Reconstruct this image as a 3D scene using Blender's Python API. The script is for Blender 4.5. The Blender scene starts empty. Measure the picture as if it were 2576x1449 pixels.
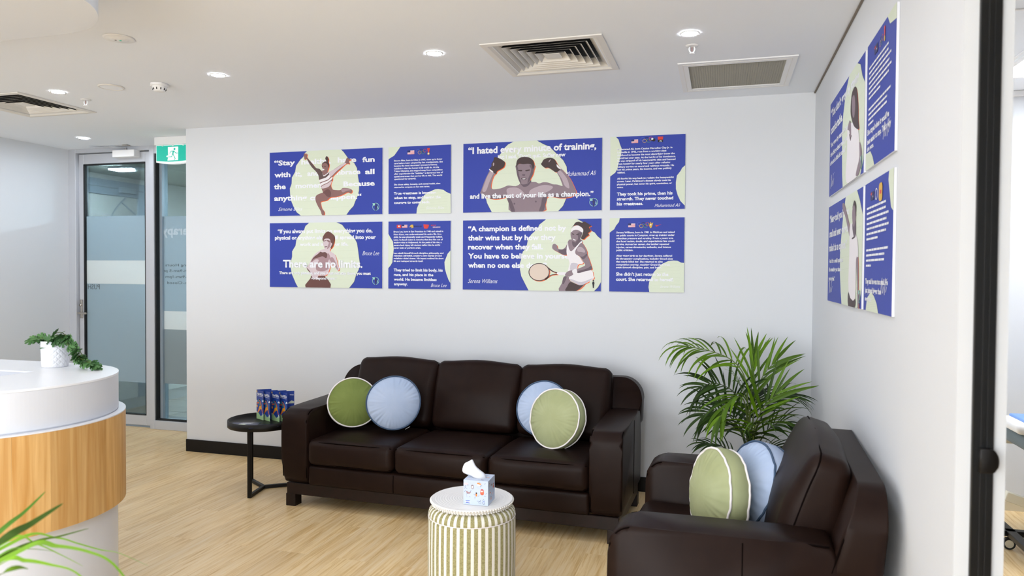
import bpy, bmesh, math, random
from mathutils import Vector, Matrix, Quaternion
random.seed(7)
S = bpy.context.scene
C = S.collection
PI = math.pi
R = math.radians

# ------------------------------------------------------------------ camera
cam_d = bpy.data.cameras.new('camera')
cam = bpy.data.objects.new('camera', cam_d)
C.objects.link(cam)
S.camera = cam
cam_d.sensor_width = 36.0
cam_d.lens = 25.51
cam_d.clip_start = 0.05
cam_d.dof.use_dof = True
cam_d.dof.focus_distance = 4.4
cam_d.dof.aperture_fstop = 3.2
_yaw, _pitch, _roll = R(16.1203), R(-1.2582), R(.3601)
_f = Vector((-math.sin(_yaw)*math.cos(_pitch), math.cos(_yaw)*math.cos(_pitch), math.sin(_pitch)))
_r = Vector((math.cos(_yaw), math.sin(_yaw), 0))
_u = _r.cross(_f)
_rr = _r*math.cos(_roll)+_u*math.sin(_roll)
_uu = -_r*math.sin(_roll)+_u*math.cos(_roll)
cam.matrix_world = Matrix(((_rr.x, _uu.x, -_f.x, -.56955), (_rr.y, _uu.y, -_f.y, -5.08401), (_rr.z, _uu.z, -_f.z, 1.52254), (0, 0, 0, 1)))

# ------------------------------------------------------------------ world, exposure
W = bpy.data.worlds.new('world'); S.world = W
W.use_nodes = True
W.node_tree.nodes['Background'].inputs[0].default_value = (.94, .97, 1, 1)
W.node_tree.nodes['Background'].inputs[1].default_value = 7.6
# daylight enters only through the shopfront glazing behind the viewpoint
pd = bpy.data.lights.new('shopfront_portal', 'AREA'); pd.shape = 'RECTANGLE'; pd.size = 5.6; pd.size_y = 2.4; pd.cycles.is_portal = True
po = bpy.data.objects.new('shopfront_portal', pd); C.objects.link(po); po.location = (-3.3, -8.46, 1.35); po.rotation_euler = (R(90), 0, 0)
S.view_settings.view_transform = 'Standard'
S.view_settings.look = 'None'
S.view_settings.gamma = 1
S.view_settings.use_curve_mapping = False
S.view_settings.exposure = 0.47
LAMP = 235.0          # radiance of the downlight lenses
CEIL = 2.7

# ------------------------------------------------------------------ materials
def lin(h):
    h = h.lstrip('#')
    v = [int(h[i:i+2], 16)/255 for i in (0, 2, 4)]
    return tuple(c/12.92 if c <= .04045 else ((c+.055)/1.055)**2.4 for c in v)+(1,)
MATS = {}
def mat(name, col='#ffffff', rough=.5, metal=0., spec=.5, alpha=1., emit=None, estr=0., bump=None, var=None, coat=0., trans=0.):
    if name in MATS: return MATS[name]
    m = bpy.data.materials.new(name); m.use_nodes = True
    n = m.node_tree.nodes; l = m.node_tree.links
    b = n['Principled BSDF']
    b.inputs['Base Color'].default_value = lin(col)
    b.inputs['Roughness'].default_value = rough
    b.inputs['Metallic'].default_value = metal
    b.inputs['Specular IOR Level'].default_value = spec
    b.inputs['Alpha'].default_value = alpha
    b.inputs['Coat Weight'].default_value = coat
    b.inputs['Transmission Weight'].default_value = trans
    if emit:
        b.inputs['Emission Color'].default_value = lin(emit); b.inputs['Emission Strength'].default_value = estr
    if bump or var:
        tc = n.new('ShaderNodeTexCoord')
    if bump:                          # (scale, strength, distance)
        t = n.new('ShaderNodeTexNoise'); t.inputs['Scale'].default_value = bump[0]; t.inputs['Detail'].default_value = 3
        l.new(tc.outputs['Object'], t.inputs['Vector'])
        bp = n.new('ShaderNodeBump'); bp.inputs['Strength'].default_value = bump[1]; bp.inputs['Distance'].default_value = bump[2]
        l.new(t.outputs['Fac'], bp.inputs['Height']); l.new(bp.outputs['Normal'], b.inputs['Normal'])
    if var:                           # (second colour, scale)
        t = n.new('ShaderNodeTexNoise'); t.inputs['Scale'].default_value = var[1]; t.inputs['Detail'].default_value = 4
        l.new(tc.outputs['Object'], t.inputs['Vector'])
        mx = n.new('ShaderNodeMix'); mx.data_type = 'RGBA'
        mx.inputs['A'].default_value = lin(col); mx.inputs['B'].default_value = lin(var[0])
        rp = n.new('ShaderNodeMapRange'); rp.inputs[1].default_value = .35; rp.inputs[2].default_value = .65
        l.new(t.outputs['Fac'], rp.inputs[0]); l.new(rp.outputs[0], mx.inputs['Factor'])
        l.new(mx.outputs['Result'], b.inputs['Base Color'])
    MATS[name] = m
    return m

def nodes_of(name):
    m = bpy.data.materials.new(name); m.use_nodes = True
    MATS[name] = m
    return m, m.node_tree.nodes, m.node_tree.links, m.node_tree.nodes['Principled BSDF']

def math_node(n, l, op, a, b=None, c=None):
    k = n.new('ShaderNodeMath'); k.operation = op
    for i, v in enumerate((a, b, c)):
        if v is None: continue
        if isinstance(v, (int, float)): k.inputs[i].default_value = v
        else: l.new(v, k.inputs[i])
    return k.outputs[0]

def mat_floor():
    m, n, l, b = nodes_of('oak_vinyl')
    tc = n.new('ShaderNodeTexCoord')
    sp = n.new('ShaderNodeSeparateXYZ'); l.new(tc.outputs['Object'], sp.inputs[0])
    cb = n.new('ShaderNodeCombineXYZ'); l.new(sp.outputs['Y'], cb.inputs[0]); l.new(sp.outputs['X'], cb.inputs[1])
    br = n.new('ShaderNodeTexBrick'); l.new(cb.outputs[0], br.inputs['Vector'])
    br.inputs['Scale'].default_value = 1; br.inputs['Brick Width'].default_value = 1.22; br.inputs['Row Height'].default_value = .18
    br.inputs['Mortar Size'].default_value = .0006; br.inputs['Mortar Smooth'].default_value = .3; br.offset = .37; br.offset_frequency = 2
    br.inputs['Color1'].default_value = (0, 0, 0, 1); br.inputs['Color2'].default_value = (1, 1, 1, 1); br.inputs['Mortar'].default_value = (.5, .5, .5, 1)
    # grain: noise stretched along the plank, shifted per plank
    off = n.new('ShaderNodeVectorMath'); off.operation = 'MULTIPLY'; off.inputs[1].default_value = (9, 17, 3); l.new(br.outputs['Color'], off.inputs[0])
    ad = n.new('ShaderNodeVectorMath'); ad.operation = 'ADD'; l.new(tc.outputs['Object'], ad.inputs[0]); l.new(off.outputs[0], ad.inputs[1])
    mp = n.new('ShaderNodeMapping'); mp.inputs['Scale'].default_value = (34, 1.7, 1); l.new(ad.outputs[0], mp.inputs['Vector'])
    g = n.new('ShaderNodeTexNoise'); g.inputs['Scale'].default_value = 1.6; g.inputs['Detail'].default_value = 7; g.inputs['Roughness'].default_value = .62; g.inputs['Distortion'].default_value = .6
    l.new(mp.outputs[0], g.inputs['Vector'])
    mp2 = n.new('ShaderNodeMapping'); mp2.inputs['Scale'].default_value = (5, .5, 1); l.new(ad.outputs[0], mp2.inputs['Vector'])
    g2 = n.new('ShaderNodeTexNoise'); g2.inputs['Scale'].default_value = 1.3; g2.inputs['Detail'].default_value = 3; l.new(mp2.outputs[0], g2.inputs['Vector'])
    r = n.new('ShaderNodeValToRGB'); e = r.color_ramp.elements
    e[0].position = .28; e[0].color = lin('#d2a866'); e[1].position = .72; e[1].color = lin('#f9e3bd')
    k = e.new(.5); k.color = lin('#f1d39e')
    l.new(g.outputs['Fac'], r.inputs[0])
    mx = n.new('ShaderNodeMix'); mx.data_type = 'RGBA'; mx.blend_type = 'MULTIPLY'; mx.inputs['Factor'].default_value = .55
    r2 = n.new('ShaderNodeValToRGB'); e2 = r2.color_ramp.elements
    e2[0].position = .3; e2[0].color = (.72, .66, .6, 1); e2[1].position = .65; e2[1].color = (1, 1, 1, 1)
    l.new(g2.outputs['Fac'], r2.inputs[0]); l.new(r.outputs[0], mx.inputs['A']); l.new(r2.outputs[0], mx.inputs['B'])
    mx2 = n.new('ShaderNodeMix'); mx2.data_type = 'RGBA'; mx2.blend_type = 'MULTIPLY'; mx2.inputs['Factor'].default_value = .05
    l.new(mx.outputs['Result'], mx2.inputs['A']); l.new(br.outputs['Color'], mx2.inputs['B'])
    l.new(mx2.outputs['Result'], b.inputs['Base Color'])
    b.inputs['Roughness'].default_value = .36; b.inputs['Specular IOR Level'].default_value = .5
    bp = n.new('ShaderNodeBump'); bp.inputs['Strength'].default_value = .12; bp.inputs['Distance'].default_value = .001
    l.new(g.outputs['Fac'], bp.inputs['Height']); l.new(bp.outputs['Normal'], b.inputs['Normal'])
    return m

def mat_plank():
    m, n, l, b = nodes_of('oak_veneer')
    tc = n.new('ShaderNodeTexCoord'); oi = n.new('ShaderNodeObjectInfo')
    cb = n.new('ShaderNodeCombineXYZ'); l.new(math_node(n, l, 'MULTIPLY', oi.outputs['Random'], 40.), cb.inputs[0]); l.new(math_node(n, l, 'MULTIPLY', oi.outputs['Random'], 13.), cb.inputs[2])
    ad = n.new('ShaderNodeVectorMath'); ad.operation = 'ADD'; l.new(tc.outputs['Object'], ad.inputs[0]); l.new(cb.outputs[0], ad.inputs[1])
    mp = n.new('ShaderNodeMapping'); mp.inputs['Scale'].default_value = (34, 34, 1.6); l.new(ad.outputs[0], mp.inputs['Vector'])
    g = n.new('ShaderNodeTexNoise'); g.inputs['Scale'].default_value = 1.3; g.inputs['Detail'].default_value = 5; g.inputs['Distortion'].default_value = .5; l.new(mp.outputs[0], g.inputs['Vector'])
    r = n.new('ShaderNodeValToRGB'); e = r.color_ramp.elements
    e[0].position = .3; e[0].color = lin('#b98746'); e[1].position = .7; e[1].color = lin('#d8b176')
    l.new(g.outputs['Fac'], r.inputs[0])
    hs = n.new('ShaderNodeHueSaturation'); l.new(r.outputs[0], hs.inputs['Color'])
    v = n.new('ShaderNodeMapRange'); v.inputs[3].default_value = .84; v.inputs[4].default_value = 1.12; l.new(oi.outputs['Random'], v.inputs[0]); l.new(v.outputs[0], hs.inputs['Value'])
    l.new(hs.outputs[0], b.inputs['Base Color']); b.inputs['Roughness'].default_value = .38
    return m

def mat_stripes(name, count, phase):
    m, n, l, b = nodes_of(name)
    tc = n.new('ShaderNodeTexCoord'); sp = n.new('ShaderNodeSeparateXYZ'); l.new(tc.outputs['Object'], sp.inputs[0])
    a = math_node(n, l, 'ARCTAN2', sp.outputs['Y'], sp.outputs['X'])
    t = math_node(n, l, 'FRACT', math_node(n, l, 'ADD', math_node(n, l, 'MULTIPLY', a, count/(2*PI)), 50+phase))
    fac = math_node(n, l, 'LESS_THAN', t, .44)
    no = n.new('ShaderNodeTexNoise'); no.inputs['Scale'].default_value = 160; no.inputs['Detail'].default_value = 2; l.new(tc.outputs['Object'], no.inputs['Vector'])
    r = n.new('ShaderNodeValToRGB'); e = r.color_ramp.elements
    e[0].position = .35; e[0].color = lin('#8d875c'); e[1].position = .65; e[1].color = lin('#a9a377'); l.new(no.outputs['Fac'], r.inputs[0])
    mx = n.new('ShaderNodeMix'); mx.data_type = 'RGBA'; l.new(fac, mx.inputs['Factor']); l.new(r.outputs[0], mx.inputs['A']); mx.inputs['B'].default_value = lin('#e9e6df')
    l.new(mx.outputs['Result'], b.inputs['Base Color']); b.inputs['Roughness'].default_value = .9; b.inputs['Specular IOR Level'].default_value = .2
    b.inputs['Sheen Weight'].default_value = .2
    bp = n.new('ShaderNodeBump'); bp.inputs['Strength'].default_value = .25; bp.inputs['Distance'].default_value = .002
    hgt = math_node(n, l, 'ADD', math_node(n, l, 'MULTIPLY', fac, -.8), math_node(n, l, 'MULTIPLY', no.outputs['Fac'], .3))
    l.new(hgt, bp.inputs['Height']); l.new(bp.outputs['Normal'], b.inputs['Normal'])
    return m

def mat_pane(name, tint, gloss=.08):
    m = bpy.data.materials.new(name); m.use_nodes = True; MATS[name] = m
    n = m.node_tree.nodes; l = m.node_tree.links; n.remove(n['Principled BSDF'])
    t = n.new('ShaderNodeBsdfTransparent'); t.inputs[0].default_value = lin(tint)
    g = n.new('ShaderNodeBsdfGlossy'); g.inputs['Roughness'].default_value = .02
    fr = n.new('ShaderNodeFresnel'); fr.inputs[0].default_value = 1.45
    mx = n.new('ShaderNodeMixShader'); l.new(math_node(n, l, 'MULTIPLY', fr.outputs[0], gloss*10), mx.inputs[0])
    l.new(t.outputs[0], mx.inputs[1]); l.new(g.outputs[0], mx.inputs[2]); l.new(mx.outputs[0], n['Material Output'].inputs[0])
    return m

def mat_film(name, col, see=.12):
    m = bpy.data.materials.new(name); m.use_nodes = True; MATS[name] = m
    n = m.node_tree.nodes; l = m.node_tree.links; n.remove(n['Principled BSDF'])
    d = n.new('ShaderNodeBsdfDiffuse'); d.inputs[0].default_value = lin(col)
    tl = n.new('ShaderNodeBsdfTranslucent'); tl.inputs[0].default_value = lin(col)
    t = n.new('ShaderNodeBsdfTransparent'); t.inputs[0].default_value = lin('#dfe8ea')
    a = n.new('ShaderNodeMixShader'); a.inputs[0].default_value = .4; l.new(d.outputs[0], a.inputs[1]); l.new(tl.outputs[0], a.inputs[2])
    b = n.new('ShaderNodeMixShader'); b.inputs[0].default_value = see; l.new(a.outputs[0], b.inputs[1]); l.new(t.outputs[0], b.inputs[2])
    l.new(b.outputs[0], n['Material Output'].inputs[0])
    return m

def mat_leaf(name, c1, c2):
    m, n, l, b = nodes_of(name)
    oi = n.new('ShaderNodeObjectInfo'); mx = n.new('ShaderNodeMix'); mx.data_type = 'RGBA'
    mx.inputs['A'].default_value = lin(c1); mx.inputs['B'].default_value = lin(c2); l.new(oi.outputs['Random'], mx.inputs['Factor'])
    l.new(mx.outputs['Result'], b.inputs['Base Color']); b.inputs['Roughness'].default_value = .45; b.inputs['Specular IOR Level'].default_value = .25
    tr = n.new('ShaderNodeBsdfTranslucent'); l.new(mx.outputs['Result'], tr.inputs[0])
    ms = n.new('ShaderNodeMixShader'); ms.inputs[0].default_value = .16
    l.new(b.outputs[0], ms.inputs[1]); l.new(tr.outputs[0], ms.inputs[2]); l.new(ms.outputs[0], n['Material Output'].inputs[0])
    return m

mat('wall_paint', '#dcdfe3', .75, spec=.2, bump=(180, .05, .001))
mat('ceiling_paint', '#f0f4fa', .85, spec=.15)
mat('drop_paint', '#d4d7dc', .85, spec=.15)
mat_floor(); mat_plank()
mat('black_skirting', '#0d0908', .5, spec=.25)
mat('white_trim', '#f0f0f0', .5)
mat('leather', '#1d110d', .42, spec=.12, bump=(420, .2, .0010), var=('#221510', 9))
mat('leather_seam', '#0d0706', .9, spec=.03)
mat('dark_wood', '#1f0f0b', .45, spec=.3, var=('#170b08', 14))
mat('black_metal', '#0d0a09', .42, spec=.3)
mat('black_alu', '#0b0c0d', .35)
mat('alu', '#c2c5cb', .42, metal=.25)
mat('alu_blue', '#9fadb9', .42, metal=.25)
mat('steel', '#b5afa8', .28, metal=.9)
mat('hinge_metal', '#8d8078', .4, metal=.5)
mat('gasket', '#0c0d0f', .6)
mat('white_laminate', '#d2d6df', .3)
mat('counter_white', '#eaedf3', .3)
mat('white_plastic', '#eeeeee', .45)
mat('ceramic', '#e2e4ea', .35)
mat('soil', '#2c2119', .95)
mat('lens', '#ffffff', .5, emit='#edf3ff', estr=LAMP)
mat('panel_lens', '#ffffff', .5, emit='#f6f9ff', estr=9.0)
mat('corridor_lens', '#ffffff', .5, emit='#eef6ff', estr=420.0)
mat('duct_black', '#060606', .8)
mat('vane_white', '#e6e3dd', .5)
mat('grille_grey', '#a8a69c', .6)
mat('duct_grey', '#6c6a63', .8)
mat('poster_blue', '#3848a6', .5, spec=.2, bump=(500, .1, .0006))
mat('poster_edge', '#dfe1e8', .4)
for k, h in dict(pale='#d9e2cd', pale_line='#cdd7c2', skin='#8a6663', dark='#5f4b49', light='#ebe7ea', pale_skin='#d3c2c8', dark_skin='#6d4c4b', mid_skin='#a98a90', darker='#4b3535',
                 darkpant='#6a4641', boxskin='#8b7982', boxlight='#b3a2ab', boxdark='#655560', glove='#413031', fold='#c8c2cc', string='#dccabb', orange='#ee6a30', outline='#2c2b3c',
                 white='#eef0f4', red='#d8403a', navy='#2b2f66', gold='#d9b04a', black='#1c1a20', mint='#9ad0c2', blueink='#4a66cf', greenink='#4e9a68', flagpink='#e8cfd8').items():
    mat('print_'+k, h, .5, spec=.3)
mat('white_ink', '#eef0f6', .5, spec=.3)
mat('sign_green', '#12b39d', .4, emit='#12b39d', estr=.25)
mat('sign_white', '#f2f6f6', .4, emit='#f2f6f6', estr=.3)
mat('velvet_green_shade', '#7f8d4e', .85, spec=.2, bump=(60, .12, .003), var=('#738144', 6))  # shaded copy of the one green velvet, shade put into its colour
mat('velvet_green_lit', '#aab088', .85, spec=.2, bump=(60, .12, .003), var=('#a0a67c', 6))  # lit copy of the same green velvet, brighter light put into its colour
mat('velvet_blue', '#b3c2dc', .8, spec=.2, bump=(60, .12, .003), var=('#a9bad6', 6))
mat('piping_white', '#f0eaea', .7)
mat('piping_navy', '#3c526e', .7)
mat('care_paper', '#eceef0', .7)
mat_stripes('stripe_body', 40, .0); mat_stripes('stripe_top', 40, .5)
mat('tray_white', '#ebeae8', .4)
mat('box_print', '#c2cfe6', .5)
mat('tissue', '#e3e6ee', .85, spec=.1)
mat('cover_blue', '#1c3f9a', .4); mat('cover_navy', '#12224f', .35); mat('cover_green', '#a9cf97', .4); mat('cover_orange', '#f0862c', .4); mat('cover_yellow', '#f4a51d', .4)
mat('cover_teal', '#2f7f86', .4); mat('cover_cyan', '#3fa6d8', .4); mat('cover_skin', '#d9694a', .4)
mat_pane('clear_glass', '#d3e0e2'); mat_pane('shop_glass', '#f6f6f6', .03); mat_film('frosted_film', '#b4c8d2', .10); mat_film('frosted_film_low', '#a9b6ba', .12); mat_film('white_band', '#e6ecec', .02)
mat('ink_grey', '#4c5558', .6); mat('ink_pale', '#b4c6d0', .6)
mat('tile_grey', '#8b8a86', .4, var=('#787774', 3)); mat('grout', '#a3a29c', .8)
mat('corridor_wall', '#c9cac6', .8); mat('corridor_ceiling', '#a7ab9f', .85); mat('timber_wall', '#7d5f45', .6, var=('#6c5039', 5))
mat('door_blue', '#8593a0', .45)
mat_leaf('palm_leaf', '#34500a', '#658c12'); mat_leaf('palm_shaded', '#172a08', '#2d480c'); mat_leaf('grass_leaf', '#4f7f2a', '#8fc42e'); mat_leaf('vine_leaf', '#2c5428', '#5f8a52')  # palm greens come as lit and shaded copies, light put into the colour
mat('stem_green', '#5b6b2b', .5); mat('stem_shaded', '#2f3a18', .5)  # darker stem copy carries the painted shade of the dark fronds
mat('pot_white', '#e6e6e6', .5); mat('pot_dark', '#2b2b2d', .6)
mat('vinyl_grey', '#4b5c64', .4, bump=(200, .1, .001)); mat('vinyl_dark', '#4a4f54', .4); mat('vinyl_blue', '#6e98da', .4)
mat('cream_metal', '#d8d5c4', .4); mat('rubber', '#17181a', .6); mat('cable_grey', '#b9bcc0', .5)
mat('tile_white', '#d9dcde', .9, bump=(90, .4, .002))

# ------------------------------------------------------------------ mesh helpers
def link(name, me, m=None, parent=None, smooth=False, kind=None):
    o = bpy.data.objects.new(name, me); C.objects.link(o)
    if m is not None and me is not None:
        for k in (m if isinstance(m, (list, tuple)) else [m]):
            me.materials.append(MATS[k] if isinstance(k, str) else k)
    if smooth and me is not None:
        me.polygons.foreach_set('use_smooth', [True]*len(me.polygons))
    if parent is not None: o.parent = parent
    if kind: o['kind'] = kind
    return o
def mesh(v, f, name='mesh'):
    me = bpy.data.meshes.new(name); me.from_pydata(v, [], f); me.update(); return me
def bm_mesh(bm, name='mesh'):
    bmesh.ops.recalc_face_normals(bm, faces=bm.faces)
    me = bpy.data.meshes.new(name); bm.to_mesh(me); bm.free(); return me
def thing(name, label, cat, loc=(0, 0, 0), rotz=0., group=None):
    o = bpy.data.objects.new(name, None); C.objects.link(o)
    o.empty_display_size = .1
    o.location = loc; o.rotation_euler = (0, 0, rotz); o['label'] = label; o['category'] = cat
    if group: o['group'] = group
    return o
def tag(o, label, cat, group=None):
    o['label'] = label; o['category'] = cat
    if group: o['group'] = group
    return o
def struct(o, label=None):
    o['kind'] = 'structure'
    if label: o['label'] = label
    return o
def box_into(bm, c, s, rot=None):
    vs = bmesh.ops.create_cube(bm, size=1)['verts']
    M = Matrix.Translation(c) @ (rot.to_4x4() if rot is not None else Matrix()) @ Matrix.Diagonal((s[0], s[1], s[2], 1))
    bmesh.ops.transform(bm, matrix=M, verts=vs)
    return vs
def box(c, s, bev=0., seg=2, rot=None):
    bm = bmesh.new(); box_into(bm, c, s, rot)
    if bev > 0: bmesh.ops.bevel(bm, geom=bm.edges[:], offset=bev, segments=seg, affect='EDGES', profile=.5)
    return bm_mesh(bm)
def boxes(L, bev=0.):
    bm = bmesh.new()
    for it in L: box_into(bm, *it)
    if bev > 0: bmesh.ops.bevel(bm, geom=bm.edges[:], offset=bev, segments=1, affect='EDGES')
    return bm_mesh(bm)
def span(x0, x1, y0, y1, z0, z1):
    return ((x0+x1)/2, (y0+y1)/2, (z0+z1)/2), (abs(x1-x0), abs(y1-y0), abs(z1-z0))
def sbox(x0, x1, y0, y1, z0, z1, bev=0., seg=2):
    c, s = span(x0, x1, y0, y1, z0, z1); return box(c, s, bev, seg)
def lathe(prof, n=32, close=False, disp=None):
    v, f = [], []
    k = len(prof)
    for i in range(n):
        a = 2*PI*i/n
        for r, z in prof:
            if disp: r, z = disp(r, z, a)
            v.append((r*math.cos(a), r*math.sin(a), z))
    for i in range(n):
        j = (i+1) % n
        for q in range(k-1):
            f.append((i*k+q, j*k+q, j*k+q+1, i*k+q+1))
    bm = bmesh.new(); bv = [bm.verts.new(p) for p in v]
    for q in f:
        try: bm.faces.new([bv[i] for i in q])
        except ValueError: pass
    bmesh.ops.remove_doubles(bm, verts=bm.verts[:], dist=1e-6)
    if close:
        bmesh.ops.holes_fill(bm, edges=[e for e in bm.edges if e.is_boundary])
    return bm_mesh(bm)
def tube(pts, r, seg=8, caps=True, closed=False):
    pts = [Vector(p) for p in pts]; n = len(pts)
    rs = r if isinstance(r, (list, tuple)) else [r]*n
    v, f = [], []
    up = None
    for i, p in enumerate(pts):
        if closed: t = pts[(i+1) % n]-pts[i-1]
        else: t = pts[min(i+1, n-1)]-pts[max(i-1, 0)]
        t = t.normalized()
        if up is None:
            up = t.orthogonal().normalized()
        else:
            up = (up-t*up.dot(t)); up = up.normalized() if up.length > 1e-6 else t.orthogonal().normalized()
        w = t.cross(up)
        for k in range(seg):
            a = 2*PI*k/seg
            v.append(p+(up*math.cos(a)+w*math.sin(a))*rs[i])
    m = n if closed else n-1
    for i in range(m):
        j = (i+1) % n
        for k in range(seg):
            f.append((i*seg+k, i*seg+(k+1) % seg, j*seg+(k+1) % seg, j*seg+k))
    if caps and not closed:
        f.append(tuple(range(seg))[::-1]); f.append(tuple((n-1)*seg+k for k in range(seg)))
    return mesh([tuple(q) for q in v], f)
def smooth_pts(P, n=6, closed=False):
    P = [Vector(p) for p in P]; out = []
    N = len(P); m = N if closed else N-1
    for i in range(m):
        if closed: a, b, c, d = P[i-1], P[i], P[(i+1) % N], P[(i+2) % N]
        else: a, b, c, d = P[max(i-1, 0)], P[i], P[i+1], P[min(i+2, N-1)]
        for k in range(n):
            t = k/n
            out.append(.5*((2*b)+(c-a)*t+(2*a-5*b+4*c-d)*t*t+(3*b-a-3*c+d)*t**3))
    if not closed: out.append(P[-1])
    return out
def axis_samples(h, r, m):
    e = [-h, -h+.12*r, -h+.35*r, -h+.65*r, -h+r]
    mid = [-(h-r)+2*(h-r)*i/(m+1) for i in range(1, m+1)]
    return e+mid+[-q for q in e[::-1]]
def rbox(sx, sy, sz, r, m=6, puff=None, warp=None):
    """soft box centred on the origin: rounded edges, optional puff per axis and free warp"""
    h = (sx/2, sy/2, sz/2)
    A = [axis_samples(h[i], min(r, h[i]*.98), m) for i in range(3)]
    idx = {}; v = []; f = []
    def vid(i, j, k):
        key = (i, j, k)
        if key in idx: return idx[key]
        p = Vector((A[0][i], A[1][j], A[2][k]))
        rr = min(r, min(h)*.98)
        c = Vector([max(-(h[q]-rr), min(h[q]-rr, p[q])) for q in range(3)])
        d = p-c
        if d.length > 1e-9: p = c+d.normalized()*rr
        if puff:
            n = [p[q]/h[q] for q in range(3)]
            q0 = [max(0, 1-n[q]**2) for q in range(3)]
            p = Vector((p.x+(math.copysign(puff[0], p.x)*q0[1]*q0[2] if abs(n[0]) > .5 else 0),
                        p.y+(math.copysign(puff[1], p.y)*q0[0]*q0[2] if abs(n[1]) > .5 else 0),
                        p.z+(math.copysign(puff[2], p.z)*q0[0]*q0[1] if abs(n[2]) > .5 else 0)))
        if warp: p = warp(p)
        idx[key] = len(v); v.append(tuple(p)); return idx[key]
    n0, n1, n2 = len(A[0])-1, len(A[1])-1, len(A[2])-1
    for j in range(n1):
        for k in range(n2):
            f.append((vid(0, j, k), vid(0, j, k+1), vid(0, j+1, k+1), vid(0, j+1, k)))
            f.append((vid(n0, j, k), vid(n0, j+1, k), vid(n0, j+1, k+1), vid(n0, j, k+1)))
    for i in range(n0):
        for k in range(n2):
            f.append((vid(i, 0, k), vid(i+1, 0, k), vid(i+1, 0, k+1), vid(i, 0, k+1)))
            f.append((vid(i, n1, k), vid(i, n1, k+1), vid(i+1, n1, k+1), vid(i+1, n1, k)))
    for i in range(n0):
        for j in range(n1):
            f.append((vid(i, j, 0), vid(i, j+1, 0), vid(i+1, j+1, 0), vid(i+1, j, 0)))
            f.append((vid(i, j, n2), vid(i+1, j, n2), vid(i+1, j+1, n2), vid(i, j+1, n2)))
    return mesh(v, f)
def prism(poly, a0, a1, axis='z', bev=0., seg=2):
    """extrude a closed 2D outline along an axis: z -> (x,y), x -> (y,z), y -> (x,z)"""
    def P(p, a):
        if axis == 'z': return (p[0], p[1], a)
        if axis == 'x': return (a, p[0], p[1])
        return (p[0], a, p[1])
    bm = bmesh.new()
    lo = [bm.verts.new(P(p, a0)) for p in poly]; hi = [bm.verts.new(P(p, a1)) for p in poly]
    n = len(poly)
    f0 = bm.faces.new(lo[::-1]); f1 = bm.faces.new(hi)
    for i in range(n): bm.faces.new((lo[i], lo[(i+1) % n], hi[(i+1) % n], hi[i]))
    if bev > 0:
        ed = list(f0.edges)+list(f1.edges)
        bmesh.ops.bevel(bm, geom=ed, offset=bev, segments=seg, affect='EDGES', profile=.5)
    return bm_mesh(bm)
def rounded_rect(w, h, r, n=6, cx=0., cy=0.):
    out = []
    for sx, sy, a0 in ((1, 1, 0), (-1, 1, 90), (-1, -1, 180), (1, -1, 270)):
        for i in range(n+1):
            a = R(a0+90*i/n)
            out.append((cx+sx*(w/2-r)+r*math.cos(a), cy+sy*(h/2-r)+r*math.sin(a)))
    return out
def disc_poly(cx, cy, r, n=20): return [(cx+r*math.cos(2*PI*i/n), cy+r*math.sin(2*PI*i/n)) for i in range(n)]
def ring_poly(cx, cy, r, w, n=24):
    o = [(cx+r*math.cos(2*PI*i/n), cy+r*math.sin(2*PI*i/n)) for i in range(n+1)]
    q = [(cx+(r-w)*math.cos(2*PI*i/n), cy+(r-w)*math.sin(2*PI*i/n)) for i in range(n, -1, -1)]
    return o+q

class Print:
    """flat ink on a flat thing: polygons in the thing's own plane (mm), several inks in one mesh"""
    def __init__(s): s.v = []; s.f = []; s.k = []; s.inks = []
    def add(s, poly, ink, layer=0., to3=None):
        if ink not in s.inks: s.inks.append(ink)
        b = len(s.v)
        for p in poly: s.v.append(to3(p, layer) if to3 else (p[0]/1000, -layer, p[1]/1000))
        s.f.append(tuple(range(b, b+len(poly)))); s.k.append(s.inks.index(ink))
    def strip(s, poly, ink, layer=0., to3=None):     # ring polygons as quads
        n = len(poly)//2
        for i in range(n-1): s.add([poly[i], poly[i+1], poly[2*n-2-i], poly[2*n-1-i]], ink, layer, to3)
    def build(s, name, parent):
        me = mesh(s.v, s.f)
        o = link(name, me, s.inks, parent)
        me.polygons.foreach_set('material_index', s.k)
        return o

TEXT_JOBS = []
def text(body, name, parent, x, z, x1, cap, ink='white_ink', y=-.0, bold=.03, shear=0., mirror=False, rot=None):
    """lettering drawn at (x,z) in the parent's XZ plane, fitted between x and x1 with the cap height"""
    cu = bpy.data.curves.new('lettering', 'FONT'); cu.body = body; cu.size = 1; cu.offset = bold; cu.shear = shear
    cu.resolution_u = 2
    o = bpy.data.objects.new('lettering', cu); C.objects.link(o)
    TEXT_JOBS.append((o, name, parent, x, z, x1, cap, ink, y, mirror, rot))
def flush_text():
    bpy.context.view_layer.update()
    dg = bpy.context.evaluated_depsgraph_get()
    out = {}
    for o, name, parent, x, z, x1, cap, ink, y, mirror, rot in TEXT_JOBS:
        me = bpy.data.meshes.new_from_object(o.evaluated_get(dg))
        xs = [v.co.x for v in me.vertices]
        if not xs: continue
        a, b = min(xs), max(xs)
        kx = (x1-x)/(b-a); kz = cap/.73
        for v in me.vertices:
            px = (v.co.x-a)*kx; pz = v.co.y*kz
            v.co = ((x1-px) if mirror else (x+px), y, z+pz)
        me.materials.clear()
        out.setdefault((name, parent, ink, len(out)), []).append(me)
    for (name, parent, ink, _), L in out.items():
        bm = bmesh.new()
        for me in L: bm.from_mesh(me)
        me = bpy.data.meshes.new('lettering'); bm.to_mesh(me); bm.free()
        me.polygons.foreach_set('material_index', [0]*len(me.polygons))
        link(name, me, ink, parent)
    for j in TEXT_JOBS:
        cu = j[0].data; bpy.data.objects.remove(j[0]); bpy.data.curves.remove(cu)

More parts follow.
